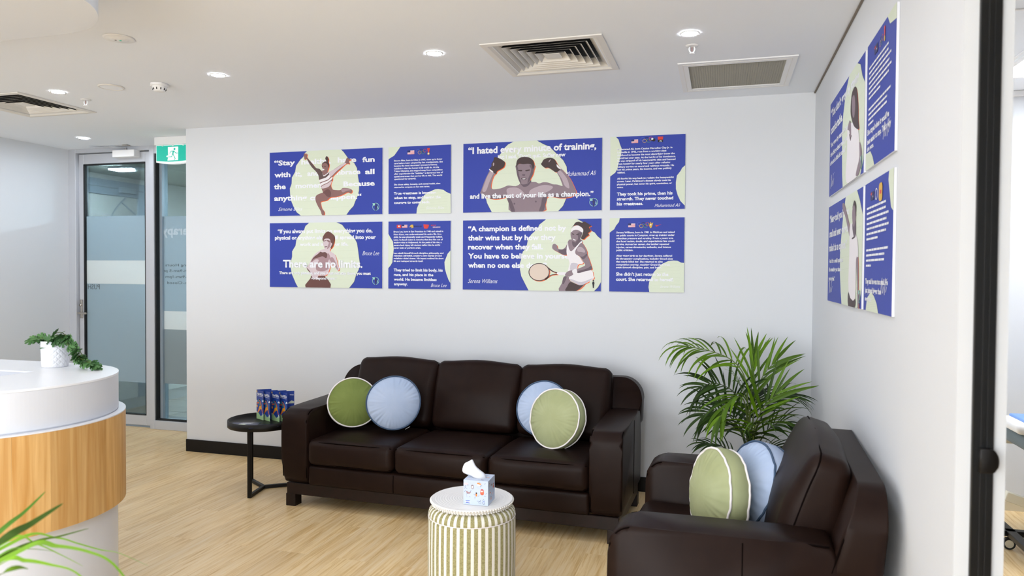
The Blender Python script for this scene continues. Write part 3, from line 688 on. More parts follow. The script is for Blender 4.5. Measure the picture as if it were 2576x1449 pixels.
# ================================================================== posters
ART = {
 'gym': [
  ('blob', 'pale', [(344,500),(316,479),(309,455),(284,437),(244,389),(235,342),(205,298),(203,251),(187,214),(190,160),(198,119),(217,77),(249,27),(288,0),(691,0),(720,36),(753,67),(766,99),(786,138),(800,182),(801,237),(792,285),(782,353),(757,394),(716,419),(693,446),(666,480),(643,500)]),
  ('figure', 'skin', [(312,467),(321,485),(327,471),(333,485),(338,472),(348,477),(342,454),(366,426),(395,396),(424,366),(456,357),(478,338),(482,360),(474,381),(481,401),(502,412),(516,414),(506,436),(520,454),(536,431),(534,409),(541,386),(535,358),(526,334),(542,332),(595,356),(635,379),(676,399),(689,425),(700,435),(712,428),(732,421),(712,408),(719,387),(690,389),(649,358),(609,327),(573,296),(571,272),(560,253),(555,228),(565,204),(579,194),(638,190),(658,205),(706,202),(738,191),(740,171),(725,164),(702,172),(652,152),(598,139),(552,136),(520,114),(469,105),(467,85),(477,52),(498,28),(497,3),(476,4),(466,32),(442,69),(423,106),(418,135),(431,157),(473,172),(485,176),(473,206),(463,231),(453,272),(448,305),(424,338),(391,368),(367,397),(343,439),(322,434),(316,456)]),
  ('leotard', 'dark', [(336,448),(366,426),(395,396),(424,366),(456,357),(480,328),(494,305),(535,328),(543,314),(513,290),(462,280),(451,276),(445,309),(424,338),(391,368),(367,397),(341,439)]),
  ('stripe', 'light', [(454,272),(513,290),(545,314),(549,293),(527,274),(472,257),(459,254)]),
  ('stripe', 'light', [(461,245),(527,266),(567,293),(566,277),(527,251),(479,233),(469,224)]),
  ('arm_light', 'pale_skin', [(542,331),(595,354),(635,377),(676,396),(690,389),(649,364),(604,334),(568,303),(550,295)]),
  ('torso_light', 'pale_skin', [(477,225),(528,245),(562,263),(555,237),(528,215),(477,206)]),
  ('collar', 'light', [(482,324),(494,306),(535,330),(535,324),(495,299),(484,316)]),
  ('hair', 'darker', [(479,393),(484,403),(502,413),(516,414),(506,436),(520,454),(536,431),(534,409),(541,386),(536,362),(528,387),(507,402),(491,398)]),
  ('thigh_shade', 'dark_skin', [(485,174),(528,201),(556,176),(550,140),(520,145),(501,165)]),
  ('calf_light', 'mid_skin', [(647,190),(661,201),(706,198),(731,188),(693,183),(661,171)]),
  ('teeth', 'light', [(480,356),(498,355),(494,346),(483,349)]),
  ('eye', 'darker', [(478,379),(488,376),(487,372),(478,374)]),
  ('eye', 'darker', [(498,379),(512,376),(511,372),(499,374)]),
 ],
 'martial': [
  ('blob', 'pale', [(364,500),(328,474),(315,442),(272,403),(247,375),(238,323),(207,279),(207,239),(193,187),(194,151),(206,99),(221,71),(240,32),(261,0),(715,0),(726,12),(758,47),(777,102),(798,140),(809,183),(801,233),(792,291),(783,341),(763,375),(721,410),(677,453),(654,480),(603,500)]),
  ('trousers', 'darkpant', [(382,90),(441,87),(504,89),(552,0),(330,0),(373,70)]),
  ('figure', 'pale_skin', [(489,359),(487,336),(501,300),(492,296),(461,286),(420,261),(393,233),(371,197),(349,165),(335,153),(358,125),(377,106),(386,86),(409,67),(441,64),(445,91),(508,93),(535,120),(548,152),(552,179),(588,164),(615,132),(632,142),(619,173),(609,211),(591,254),(550,281),(557,301),(576,336),(585,363),(585,395),(562,418),(531,430),(504,414),(484,387)]),
  ('shade', 'mid_skin', [(376,197),(393,225),(438,257),(465,277),(506,285),(537,261),(551,234),(536,211),(525,179),(541,156),(521,136),(485,126),(431,132),(424,166),(439,190),(448,213),(421,217),(389,197)]),
  ('shade', 'dark_skin', [(438,257),(465,275),(506,281),(524,257),(515,226),(484,241),(452,233),(407,221),(385,201),(402,233)]),
  ('shade', 'mid_skin', [(569,234),(591,207),(614,157),(617,137),(588,168),(560,195),(542,222)]),
  ('shade', 'dark_skin', [(342,151),(363,133),(377,114),(367,118),(347,137)]),
  ('fist', 'pale_skin', [(463,281),(483,294),(519,293),(537,277),(528,261),(506,273),(479,271)]),
  ('hair', 'darkpant', [(482,367),(484,387),(504,416),(530,431),(562,418),(585,395),(587,356),(577,320),(559,301),(554,309),(567,336),(555,348),(547,371),(522,377),(498,371),(489,355)]),
  ('face_shade', 'mid_skin', [(522,363),(547,359),(555,340),(543,309),(523,297),(530,324),(538,344)]),
  ('brow', 'darkpant', [(490,359),(513,363),(514,359),(491,355)]),
  ('brow', 'darkpant', [(520,363),(545,359),(544,354),(522,357)]),
  ('mouth', 'darkpant', [(501,315),(523,317),(521,312),(502,310)]),
 ],
 'boxer': [
  ('blob', 'pale', [(377,500),(335,481),(310,458),(281,418),(262,399),(231,302),(210,237),(185,176),(172,106),(181,69),(198,36),(218,0),(698,0),(732,36),(752,83),(758,103),(760,182),(759,262),(755,309),(731,354),(698,387),(658,428),(633,453),(592,471),(543,500)]),
  ('figure', 'boxskin', [(207,302),(184,270),(159,217),(138,160),(131,140),(151,119),(194,102),(245,93),(304,100),(325,108),(342,63),(364,0),(591,0),(607,46),(619,98),(659,101),(708,92),(764,93),(800,102),(824,130),(816,153),(796,197),(775,234),(743,270),(715,295),(687,276),(707,235),(724,191),(726,175),(691,186),(659,189),(626,202),(590,205),(561,197),(537,208),(502,211),(499,229),(516,261),(524,293),(523,333),(399,337),(397,292),(404,256),(417,219),(423,199),(392,183),(337,189),(304,177),(270,168),(215,169),(216,220),(231,261),(246,281)]),
  ('arm_light', 'boxlight', [(209,294),(184,262),(163,209),(146,156),(172,152),(197,212),(218,261),(229,281)]),
  ('arm_light', 'boxlight', [(711,283),(693,272),(723,223),(744,175),(776,158),(764,214),(739,254)]),
  ('chest_light', 'boxlight', [(333,168),(396,173),(438,150),(459,117),(421,102),(354,115),(329,136)]),
  ('chest_light', 'boxlight', [(496,149),(541,172),(602,186),(659,173),(643,149),(594,126),(537,103),(492,112)]),
  ('shade', 'boxdark', [(325,108),(342,63),(364,0),(389,0),(372,58),(350,99)]),
  ('shade', 'boxdark', [(619,98),(607,46),(591,0),(562,0),(578,51),(586,95)]),
  ('shade', 'boxdark', [(151,121),(194,102),(245,93),(304,100),(325,112),(270,117),(202,118)]),
  ('shade', 'boxdark', [(627,102),(659,101),(708,92),(764,93),(800,102),(744,107),(684,113)]),
  ('neck_shade', 'boxdark', [(425,207),(442,194),(479,199),(501,221),(504,209),(479,181),(446,178)]),
  ('face_shade', 'boxdark', [(399,329),(408,312),(414,272),(425,231),(433,202),(417,219),(404,256),(397,292)]),
  ('face_shade', 'boxdark', [(491,326),(521,325),(522,293),(516,261),(499,229),(479,201),(485,237),(499,269),(504,301)]),
  ('hair', 'glove', [(397,313),(396,345),(407,373),(432,386),(461,388),(494,380),(517,361),(526,333),(524,309),(515,301),(507,329),(482,338),(449,337),(416,340),(403,325)]),
  ('brow', 'glove', [(410,296),(437,296),(436,287),(412,290)]),
  ('brow', 'glove', [(464,294),(493,298),(492,290),(466,286)]),
  ('nose', 'boxdark', [(440,265),(460,264),(458,255),(442,256)]),
  ('mouth', 'glove', [(433,238),(454,241),(471,236),(458,225),(439,227)]),
  ('teeth', 'light', [(441,235),(464,235),(458,230),(443,230)]),
  ('nipple', 'boxdark', [(390,58),(389,54),(386,52),(382,52),(379,54),(378,58),(379,62),(382,64),(386,64),(389,62)]),
  ('nipple', 'boxdark', [(545,70),(544,66),(541,64),(538,64),(535,66),(534,70),(535,74),(538,76),(541,76),(544,74)]),
  ('glove_print', 'glove', [(234,393),(264,388),(298,369),(313,352),(307,324),(286,308),(256,293),(248,276),(227,285),(199,307),(214,331),(213,347),(228,371)]),
  ('glove_print', 'glove', [(581,343),(593,363),(621,374),(654,372),(674,358),(691,327),(713,295),(683,272),(654,289),(626,306),(601,306),(575,331)]),
  ('lace', 'light', [(685,328),(695,319),(715,299),(709,293),(689,308)]),
  ('lace', 'light', [(197,312),(209,305),(227,291),(222,285),(199,302)]),
  ('glint', 'boxlight', [(226,355),(234,350),(231,334),(224,334)]),
  ('glint', 'boxlight', [(630,353),(644,364),(641,357),(631,343)]),
 ],
 'tennis': [
  ('blob', 'pale', [(614,500),(565,462),(553,434),(508,395),(484,359),(471,294),(447,274),(439,230),(426,190),(427,149),(437,101),(460,57),(491,0),(951,0),(980,29),(1000,66),(1000,357),(974,378),(954,404),(930,416),(907,451),(863,481),(829,500)]),
  ('thigh', 'boxskin', [(742,100),(778,97),(782,77),(810,58),(850,43),(890,51),(827,0),(709,0),(730,57)]),
  ('thigh_shade', 'glove', [(790,63),(854,39),(882,47),(827,0),(755,0),(767,33)]),
  ('thigh_shade', 'boxdark', [(742,98),(762,97),(742,49),(730,57)]),
  ('arm', 'boxskin', [(770,342),(767,294),(763,253),(737,251),(705,267),(668,287),(658,302),(662,322),(676,328),(692,316),(700,294),(729,290),(753,306)]),
  ('arm_shade', 'boxdark', [(705,287),(729,285),(757,294),(761,255),(737,253),(707,267)]),
  ('neck', 'boxskin', [(796,358),(852,361),(872,338),(836,310),(793,275),(773,294),(765,326),(776,354)]),
  ('neck_shade', 'boxdark', [(800,346),(832,338),(852,357),(860,342),(832,310),(805,310)]),
  ('top', 'light', [(768,338),(775,298),(793,276),(828,310),(860,344),(868,336),(833,294),(821,263),(849,239),(869,208),(877,192),(845,184),(837,165),(850,137),(932,146),(948,107),(949,87),(890,51),(850,43),(810,62),(778,85),(786,105),(770,136),(781,192),(769,231),(759,275)]),
  ('fold', 'fold', [(793,192),(841,188),(833,165),(842,133),(790,137)]),
  ('fold', 'fold', [(780,85),(810,78),(866,63),(945,91),(890,51),(850,43),(810,62)]),
  ('arm', 'boxskin', [(864,334),(888,306),(904,271),(904,255),(920,216),(932,177),(936,150),(889,137),(842,125),(830,149),(889,177),(877,204),(853,239),(825,255),(821,279),(840,310)]),
  ('arm_shade', 'boxdark', [(825,259),(853,241),(877,240),(900,259),(904,247),(877,220),(853,239)]),
  ('arm_shade', 'boxdark', [(932,177),(936,150),(889,137),(842,125),(838,137),(885,151),(917,165)]),
  ('arm_light', 'boxlight', [(836,298),(860,306),(884,287),(888,267),(860,271),(837,275)]),
  ('string', 'string', [(638,131),(636,118),(631,105),(623,94),(611,84),(598,77),(583,72),(566,70),(550,72),(535,76),(521,83),(510,92),(501,104),(495,116),(494,130),(495,143),(501,156),(509,167),(521,177),(534,184),(550,189),(566,190),(582,189),(597,185),(611,178),(622,168),(631,157),(636,144)]),
  ('racket', 'glove', [(641,131),(639,117),(634,104),(625,92),(613,82),(599,74),(583,69),(566,68),(550,69),(534,73),(519,81),(507,91),(498,102),(492,116),(490,130),(492,144),(498,157),(507,169),(519,179),(533,187),(549,192),(566,193),(582,192),(598,187),(613,180),(625,170),(634,158),(639,145),(641,131),(636,131),(634,144),(629,156),(620,167),(609,176),(596,183),(581,187),(566,188),(550,187),(535,182),(522,175),(511,166),(503,155),(498,143),(496,130),(498,117),(503,105),(512,94),(523,85),(536,78),(551,74),(566,73),(582,74),(597,79),(610,86),(621,95),(629,106),(634,118),(636,131)]),
  ('racket', 'glove', [(632,163),(665,139),(698,128),(698,122),(661,134),(636,150)]),
  ('racket', 'glove', [(698,120),(698,114),(665,111),(637,99),(609,79),(604,83),(633,103),(664,115)]),
  ('grip', 'light', [(698,129),(758,129),(760,113),(700,113)]),
  ('hand', 'boxskin', [(750,108),(766,134),(802,144),(812,121),(782,100)]),
  ('wristband', 'light', [(800,141),(828,155),(835,125),(811,117)]),
  ('face', 'boxskin', [(792,413),(788,381),(800,350),(820,337),(840,342),(856,365),(869,400),(863,418),(832,426)]),
  ('face_shade', 'boxdark', [(836,401),(867,404),(856,365),(840,342),(824,338),(840,365)]),
  ('hair', 'glove', [(792,436),(808,456),(821,474),(843,479),(867,473),(883,480),(902,469),(931,449),(914,441),(928,416),(909,400),(915,388),(895,373),(880,358),(860,365),(873,400),(873,428),(843,452),(812,452)]),
  ('headband', 'light', [(791,427),(812,449),(843,452),(874,428),(869,405),(840,422),(808,422),(794,408)]),
  ('eye', 'glove', [(798,399),(812,395),(811,390),(798,394)]),
  ('eye', 'glove', [(828,393),(844,395),(843,390),(829,387)]),
  ('mouth', 'light', [(804,362),(824,354),(819,349),(807,355)]),
 ],
 'portrait': [
  ('blob', 'pale', [(606,500),(517,447),(449,357),(420,278),(428,170),(442,62),(464,1),(924,0),(993,56),(1000,370),(937,414),(889,474),(811,500)]),
  ('body', 'light', [(620,261),(694,266),(777,240),(868,199),(899,143),(915,95),(849,12),(849,2),(613,2),(554,49),(587,145),(584,247)]),
  ('arm', 'boxskin', [(590,256),(642,286),(682,259),(692,198),(669,189),(641,237)]),
  ('arm', 'boxskin', [(899,143),(952,107),(955,53),(894,6),(828,10),(850,35),(907,78)]),
  ('hair', 'glove', [(686,391),(760,410),(821,383),(858,308),(869,241),(885,200),(776,231),(708,273),(666,321)]),
  ('face', 'boxskin', [(697,369),(759,374),(785,325),(764,276),(717,296)]),
  ('necklace', 'glove', [(640,222),(669,192),(706,205),(692,208),(669,202),(652,221)]),
 ],
 'jersey': [
  ('blob', 'pale', [(561,500),(490,411),(441,306),(417,235),(422,145),(455,57),(486,0),(904,0),(975,52),(1000,86),(999,385),(923,454),(856,500)]),
  ('arm', 'boxskin', [(473,474),(528,473),(596,429),(687,363),(725,310),(689,312),(571,405),(497,442)]),
  ('shorts', 'glove', [(692,67),(860,40),(846,0),(686,0)]),
  ('arm', 'boxskin', [(870,208),(917,215),(938,69),(952,6),(919,8),(901,107)]),
  ('shirt', 'light', [(699,358),(759,362),(807,298),(851,312),(902,278),(917,215),(870,204),(860,38),(693,63),(693,228),(692,312)]),
  ('collar', 'glove', [(756,300),(807,306),(851,308),(807,297),(764,295)]),
  ('neck', 'boxdark', [(761,358),(838,385),(851,312),(807,302)]),
  ('head', 'boxskin', [(756,420),(802,445),(848,425),(845,377),(799,347),(763,374)]),
  ('hair', 'glove', [(756,429),(801,461),(852,433),(844,385),(832,422),(795,442)]),
 ],
 's_gym': [
  ('blob', 'pale', [(0,500),(97,499),(73,469),(47,436),(0,411)]),
  ('blob', 'pale', [(498,140),(466,154),(441,171),(403,178),(378,177),(324,157),(290,136),(269,105),(244,66),(232,38),(228,0),(500,0)]),
 ],
 's_martial': [
  ('blob', 'pale', [(0,410),(14,386),(38,351),(45,293),(37,238),(34,196),(19,172),(0,152)]),
  ('blob', 'pale', [(499,284),(477,260),(463,226),(452,199),(456,150),(469,108),(484,71),(499,46)]),
 ],
 's_boxer': [
  ('blob', 'pale', [(0,500),(38,500),(56,480),(64,452),(77,420),(73,374),(59,327),(49,281),(35,256),(1,231)]),
  ('blob', 'pale', [(500,291),(480,274),(469,253),(446,223),(440,177),(441,134),(453,92),(471,53),(500,22)]),
 ],
 's_tennis': [
  ('blob', 'pale', [(0,500),(69,500),(64,474),(43,448),(32,425),(16,414),(0,401)]),
  ('blob', 'pale', [(500,197),(480,199),(456,211),(428,213),(398,210),(357,191),(327,164),(301,134),(286,100),(271,66),(267,33),(273,0),(500,0)]),
 ],
 's_portrait': [
  ('blob', 'pale', [(360,500),(500,500),(499,446),(401,460)]),
  ('blob', 'pale', [(0,68),(91,66),(137,37),(170,0),(0,0)]),
 ],
 's_jersey': [
  ('blob', 'pale', [(428,500),(500,500),(499,356),(466,370),(438,429),(419,469)]),
  ('blob', 'pale', [(51,0),(74,49),(146,76),(206,61),(256,35),(286,0)]),
 ],
}
TEXTS = {
 'gym': [
  ('“Stay', 43, 397, 234, 39.5, 'q'),
  ('healthy,', 291, 399, 555, 39.0, 'q'),
  ('have', 615, 402, 777, 38.2, 'q'),
  ('fun', 828, 398, 934, 37.7, 'q'),
  ('with', 45, 305, 192, 39.5, 'q'),
  ('it,', 238, 307, 297, 39.1, 'q'),
  ('and', 345, 308, 448, 38.8, 'q'),
  ('embrace', 550, 309, 812, 38.3, 'q'),
  ('all', 852, 306, 933, 37.6, 'q'),
  ('the', 41, 212, 150, 39.6, 'q'),
  ('moment.', 239, 215, 514, 39.1, 'q'),
  ('Because', 665, 218, 935, 38.1, 'q'),
  ('anything', 42, 121, 343, 39.6, 'q'),
  ('can', 369, 119, 474, 38.8, 'q'),
  ('happen.“', 529, 121, 821, 38.4, 'q'),
  ('Simone Biles', 80, 40, 301, 35.3, 's'),
 ],
 'martial': [
  ('“If you always put limits on everything you do,', 75, 421, 917, 30.2, 'q'),
  ('physical or anything else, it will spread into your', 49, 372, 945, 28.3, 'q'),
  ('work and into your life.', 277, 322, 709, 25.9, 'q'),
  ('There are no limits.', 126, 156, 833, 58.3, 'f'),
  ('There are only plateaus, and you must not stay there, you must', 91, 102, 904, 22.2, 'f'),
  ('go beyond them.”', 382, 63, 613, 19.8, 'f'),
  ('Bruce Lee', 831, 249, 974, 42.3, 's'),
 ],
 'boxer': [
  ('“I hated every minute of training,', 38, 425, 960, 47.5, 'q'),
  ('but I said, ‘Don’t quit. Suffer now', 260, 382, 747, 26.5, 'q'),
  ('and live the rest of your life as a champion.”', 54, 101, 944, 35.1, 'f'),
  ('Muhammad Ali', 747, 244, 961, 41.7, 's'),
 ],
 'tennis': [
  ('“A champion is defined not by', 40, 421, 756, 37.1, 'q'),
  ('their wins but by how they', 40, 356, 682, 37.1, 'q'),
  ('recover when they fall.', 40, 291, 591, 37.1, 'q'),
  ('You have to believe in yourself', 41, 226, 809, 37.1, 'q'),
  ('when no one else does.”', 41, 160, 620, 37.1, 'q'),
  ('Serena Williams', 41, 49, 263, 39.2, 's'),
 ],
 's_gym': [
  ('Simone Biles, born in Ohio in 1997, grew up in foster', 45, 392, 432, 12.0, 'p'),
  ('care before being adopted by her grandparents. She', 46, 372, 436, 12.0, 'p'),
  ('became the most decorated gymnast in history,', 46, 353, 394, 12.0, 'p'),
  ('redefining what the human body could do. At the', 46, 333, 407, 12.0, 'p'),
  ('Tokyo Olympics, she stepped away from competition', 47, 314, 434, 12.0, 'p'),
  ('after experiencing the “twisties,” a dangerous loss of', 47, 294, 437, 12.0, 'p'),
  ('spatial awareness that put her life at risk. The world', 47, 274, 431, 12.0, 'p'),
  ('questioned her strength.', 48, 255, 225, 12.0, 'p'),
  ('She chose safety, honesty, and mental health, then', 46, 214, 417, 12.0, 'p'),
  ('returned to compete on her own terms.', 47, 194, 334, 12.0, 'p'),
  ('True greatness is knowing', 45, 145, 381, 19.2, 'q'),
  ('when to stop, and having the', 46, 111, 421, 19.2, 'q'),
  ('courage to come back.', 47, 76, 335, 19.2, 'q'),
  ('Simone Biles', 304, 32, 449, 23.6, 's'),
 ],
 's_martial': [
  ('Bruce Lee, born in San Francisco in 1940 and raised in', 44, 418, 441, 12.4, 'p'),
  ('Hong Kong, was underestimated his entire life. As a', 45, 398, 427, 12.4, 'p'),
  ('child, he was physically weak and frequently bullied.', 45, 378, 436, 12.4, 'p'),
  ('Later, he faced racism in America that shut him out of', 45, 358, 439, 12.4, 'p'),
  ('leading roles in Hollywood. At the peak of his rise, a', 46, 338, 429, 12.4, 'p'),
  ('severe back injury left doctors telling him he might', 46, 318, 418, 12.4, 'p'),
  ('never train or perform again.', 46, 298, 264, 12.4, 'p'),
  ('Lee rebuilt himself through discipline, philosophy, and', 45, 259, 444, 12.4, 'p'),
  ('relentless self-belief, creating a new martial art and', 46, 240, 430, 12.4, 'p'),
  ('redefining global cinema. His impact outlived his short', 46, 220, 445, 12.4, 'p'),
  ('life and reshaped strength itself.', 46, 200, 283, 12.4, 'p'),
  ('They tried to limit his body, his', 46, 130, 439, 20.2, 'q'),
  ('race, and his place in the', 47, 95, 365, 20.2, 'q'),
  ('world. He became limitless', 47, 61, 391, 20.2, 'q'),
  ('anyway.', 48, 26, 160, 20.2, 'q'),
  ('Bruce Lee', 345, 17, 470, 32.5, 's'),
 ],
 's_boxer': [
  ('Muhammad Ali, born Cassius Marcellus Clay Jr. in', 48, 408, 415, 12.5, 'p'),
  ('Louisville in 1942, rose from a working-class', 48, 388, 376, 12.5, 'p'),
  ('childhood to become the most electrifying boxer the', 48, 368, 431, 12.5, 'p'),
  ('world had ever seen. At the height of his dominance,', 48, 348, 437, 12.5, 'p'),
  ('he was stripped of his heavyweight title and banned', 48, 329, 436, 12.5, 'p'),
  ('from boxing for nearly four years after refusing', 48, 309, 402, 12.5, 'p'),
  ('military service on moral and religious grounds. He', 48, 289, 427, 12.5, 'p'),
  ('lost his prime years, his income, and was publicly', 48, 270, 412, 12.5, 'p'),
  ('vilified.', 48, 250, 103, 12.5, 'p'),
  ('Ali fought his way back to reclaim the heavyweight', 48, 209, 427, 12.5, 'p'),
  ('crown. Later, Parkinson’s disease slowly took his', 48, 190, 407, 12.5, 'p'),
  ('physical power, but never his spirit, conviction, or', 48, 170, 415, 12.5, 'p'),
  ('voice.', 48, 150, 91, 12.5, 'p'),
  ('They took his prime, then his', 48, 99, 419, 21.4, 'q'),
  ('strength. They never touched', 48, 66, 424, 21.4, 'q'),
  ('his greatness.', 48, 32, 226, 21.4, 'q'),
  ('Muhammad Ali', 302, 16, 471, 29.0, 's'),
 ],
 's_tennis': [
  ('Serena Williams, born in 1981 in Michigan and raised', 47, 397, 436, 12.9, 'p'),
  ('on public courts in Compton, grew up training under', 47, 377, 436, 12.9, 'p'),
  ('relentless pressure and scrutiny. From a young age,', 47, 357, 428, 12.9, 'p'),
  ('she faced racism, doubt, and expectations few could', 47, 337, 434, 12.9, 'p'),
  ('survive. Across her career, she battled repeated', 47, 317, 400, 12.9, 'p'),
  ('injuries, career-threatening setbacks, and intense', 47, 297, 413, 12.9, 'p'),
  ('public criticism.', 47, 277, 162, 12.9, 'p'),
  ('After giving birth to her daughter, Serena suffered', 47, 239, 421, 12.9, 'p'),
  ('life-threatening complications, including blood clots', 47, 219, 426, 12.9, 'p'),
  ('that nearly killed her. She returned to elite', 47, 199, 360, 12.9, 'p'),
  ('competition anyway, reaching Grand Slam finals', 47, 179, 408, 12.9, 'p'),
  ('again through discipline, pain, and belief.', 47, 160, 354, 12.9, 'p'),
  ('She didn’t just return to the', 47, 110, 398, 22.0, 'q'),
  ('court. She returned to herself.', 47, 75, 432, 22.0, 'q'),
  ('Serena Williams', 344, 30, 476, 24.3, 's'),
 ],
 'portrait': [
  ('“You don’t grow by staying', 41, 419, 862, 44.3, 'q'),
  ('comfortable.', 39, 331, 432, 44.3, 'q'),
  ('You grow by stepping into', 38, 260, 590, 24.8, 'q'),
  ('the things that make you', 37, 210, 589, 24.8, 'q'),
  ('alive and a little bit scared.”', 36, 165, 541, 24.8, 'q'),
 ],
 'jersey': [
  ('“Being told you’re too', 53, 413, 660, 37.4, 'q'),
  ('small and never going to', 49, 337, 656, 37.5, 'q'),
  ('make it is an opinion.”', 44, 263, 617, 37.6, 'q'),
  ('And it’s a valid opinion.', 60, 201, 515, 21.0, 'q'),
  ('It’s something you take in', 46, 157, 463, 21.1, 'q'),
  ('your stride.”', 43, 110, 262, 21.1, 'q'),
 ],
 's_portrait': [
  ('She stayed when it would’ve', 28, 137, 413, 22.7, 'q'),
  ('been easier to stop. That’s why', 27, 100, 445, 22.7, 'q'),
  ('she won.', 27, 73, 156, 19.9, 'q'),
 ],
 's_jersey': [
  ('They said he was too small. He', 36, 106, 439, 20.7, 'q'),
  ('just played bigger than', 34, 71, 333, 20.7, 'q'),
  ('everyone.', 35, 39, 158, 18.1, 'q'),
 ],
}
SHADOWED = {'gym': ('figure',), 'martial': ('figure', 'hair'), 'boxer': ('figure', 'hair', 'glove_print'), 'tennis': ('hair', 'arm', 'racket', 'thigh', 'top'), 'portrait': ('hair',), 'jersey': ('arm',)}
RAW = ('blob',)
def smooth2(P, n=3):
    return [(p.x, p.y) for p in smooth_pts([(x, y, 0) for x, y in P], n, True)]
def clipz(P, z):
    xs = []
    for (x0, z0), (x1, z1) in zip(P, P[1:]+P[:1]):
        if (z0-z)*(z1-z) < 0: xs.append(x0+(x1-x0)*(z-z0)/(z1-z0))
    return sorted(xs)
def emblem(pr, cx, cz, r, T, dark='navy', light='mint'):
    pr.strip(ring_poly(cx, cz, r, r*.12), 'print_'+light, .0122, T)
    pr.add([(cx-r*.18, cz+r*.55), (cx+r*.18, cz+r*.55), (cx+r*.3, cz+r*.1), (cx+r*.2, cz-r*.2), (cx+r*.12, cz-r*1.05), (cx-r*.12, cz-r*1.05), (cx-r*.2, cz-r*.2), (cx-r*.3, cz+r*.1)], 'print_'+dark, .0124, T)
    pr.add(disc_poly(cx, cz+r*.78, r*.17, 10), 'print_'+dark, .0124, T)
    pr.add([(cx-r*1.0, cz+r*.95), (cx-r*.35, cz+r*.9), (cx-r*.2, cz+r*.4), (cx-r*.75, cz+r*.3)], 'print_'+light, .0123, T)
    pr.add([(cx+r*.35, cz-r*.5), (cx+r*.5, cz+r*.25), (cx+r*.62, cz+r*.22), (cx+r*.75, cz-r*.5), (cx+r*.62, cz-r*.5), (cx+r*.55, cz), (cx+r*.47, cz-r*.5)], 'print_'+light, .0123, T)
def flag_us(pr, x, z, w, h, T):
    pr.add([(x, z), (x+w, z), (x+w, z+h), (x, z+h)], 'print_flagpink', .0121, T)
    pr.add([(x-.01*w, z+h*.5), (x+w*.42, z+h*.5), (x+w*.42, z+h*1.02), (x-.01*w, z+h*1.02)], 'print_navy', .0123, T)
    for i in range(3):
        a = z+h*(.04+.3*i); b = x if i < 1 else x+w*.42
        pr.add([(b, a), (x+w, a), (x+w, a+h*.1), (b, a+h*.1)], 'print_red', .0122, T)
def rings(pr, x, z, r, T):
    for i, ink in enumerate(('blueink', 'black', 'red')): pr.strip(ring_poly(x+r+i*2.15*r, z, r, r*.17, 20), 'print_'+ink, .0121, T)
    for i, ink in enumerate(('gold', 'greenink')): pr.strip(ring_poly(x+2.08*r+i*2.15*r, z-r*.95, r, r*.17, 20), 'print_'+ink, .0122, T)
